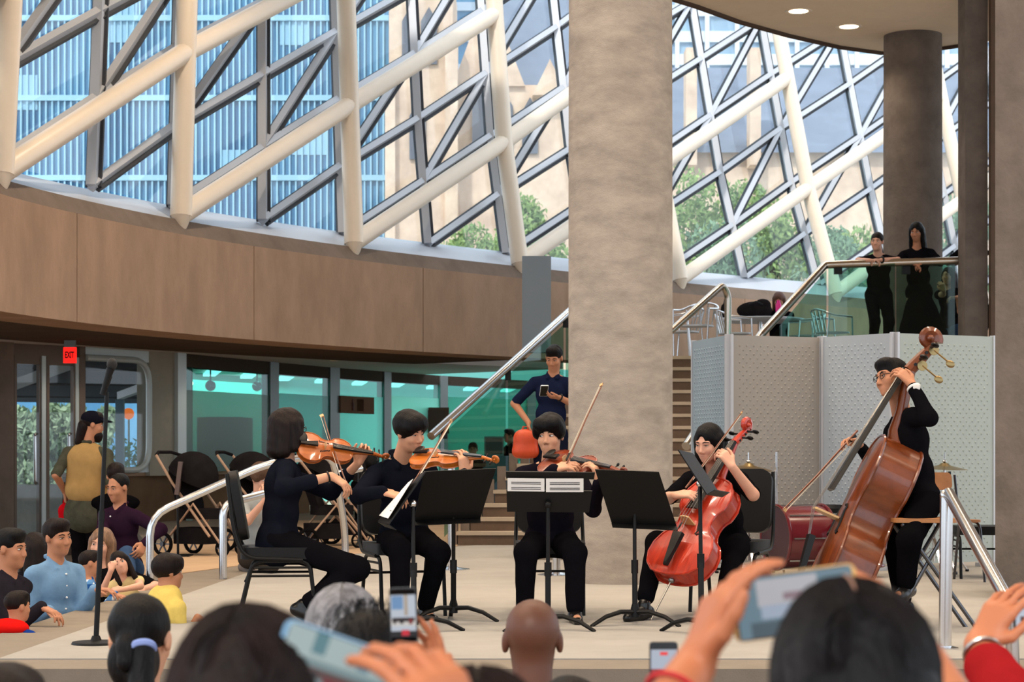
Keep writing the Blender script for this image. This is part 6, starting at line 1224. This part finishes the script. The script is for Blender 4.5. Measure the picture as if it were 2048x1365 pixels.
# left phone and hand
dev('blue-edged phone held sideways left of centre', at(690, 1358, 2.0), (1, .1, -.36), (.3, 0, 1), .15, .078, CASE_B, screen=[(0, 0, 1, 1, (150, 176, 180), .6), (0, .62, 1, 1, (206, 226, 226), .6), (.2, .7, .3, 1, (110, 160, 170), .6), (.55, .66, .64, 1, (120, 164, 180), .6), (0, .38, 1, .52, (120, 90, 86), .5), (.1, .3, .3, .46, (40, 34, 40), .4), (.6, .28, .9, .44, (120, 140, 210), .5), (.35, .34, .5, .44, (150, 40, 50), .5)])
def armonly(label, e_, w_, fd, pn, side, top=None, skin='hand', hs=1.0, curl=.5, thumb=.5, vox=.005, sleeve=.35, bracelet=None):
    e_, w_ = V(e_), V(w_); o = e_.copy(); sh = e_+V(0, -.22, -.12); root = tag(empty('person', Vector(o)), label, 'person'); P = [C(sh, e_, .05, .042), C(e_, w_, .042, .029), E(sh+V(0, -.12, -.05), (.1, .13, .14))]+finger_prims(w_, fd, pn, side, hs, curl, thumb)
    sdf_obj('body', P, SK[skin], root, vox, .018, origin=o)
    if top: sdf_obj('sleeve', [C(sh, e_, .062, .054), C(e_, e_+(w_-e_)*sleeve, .054, .05), E(sh+V(0, -.12, -.05), (.12, .15, .16))], top, root, .007, .03, wob=.002, origin=o)
    if bracelet: ring(root, dict(o=o), w_-(w_-e_)*.16, w_-e_, .036, .005, bracelet, 'bracelet')
    return root
armonly('blurred hand with bent fingers holding the blue-edged phone', at(1020, 1720, 2.0), at(948, 1528, 1.95), (-.4, -.02, .8), (-.4, .6, -.2), 1, CK, 'hand', .95, (.42, .5, .55, .6), .4)
armonly('hand holding the upright phone above the dark heads', at(905, 1600, 3.4), at(886, 1408, 3.5), (-.12, -.05, .95), (-.8, -.4, .1), 1, CK, 'hand', .85, (.12, .2, .3, .4), .1, .0055)
dev('upright phone showing a bright picture of the concert hall', at(807, 1231, 3.45), (1, 0, .03), (0, -.05, 1), .047, .095, CASE_K, screen=PIC)
dev('phone at the bottom filming, its red record mark showing', at(1327, 1345, 3.9), (1, .05, 0), (0, 0, 1), .055, .118, CASE_K, screen=[(0, .12, 1, .9, (196, 204, 220), .8), (0, .1, 1, .55, (90, 50, 56), .5), (.15, .2, .4, .4, (20, 18, 20), .4), (.6, .22, .8, .42, (20, 18, 20), .4), (.0, .4, 1, .56, (170, 60, 60), .6), (.35, .8, .65, .86, (255, 60, 60), .9)])
armonly('raised hand with silver bracelet and red sleeve at right edge', at(2010, 1395, 3.8), at(1957, 1292, 3.95), (.5, .05, .8), (.55, .6, -.2), -1, cloth('coral_red', (150, 30, 32), bump=.3), 'hand', .92, (.2, .25, .3, .4), .5, .005, .55, mat('silver_beads', (190, 180, 172), .3, metal=1.0))
dev('phone at the right edge in the hand with red sleeve', at(2052, 1243, 4.0), (1, .1, 0), (0, 0, 1), .05, .052, CASE_K, screen=[(0, 0, 1, 1, (210, 220, 235), .8), (.1, .1, .5, .4, (60, 60, 90), .5), (.2, .5, .6, .7, (120, 60, 60), .5)])
print('SDF triangles', NTRI)
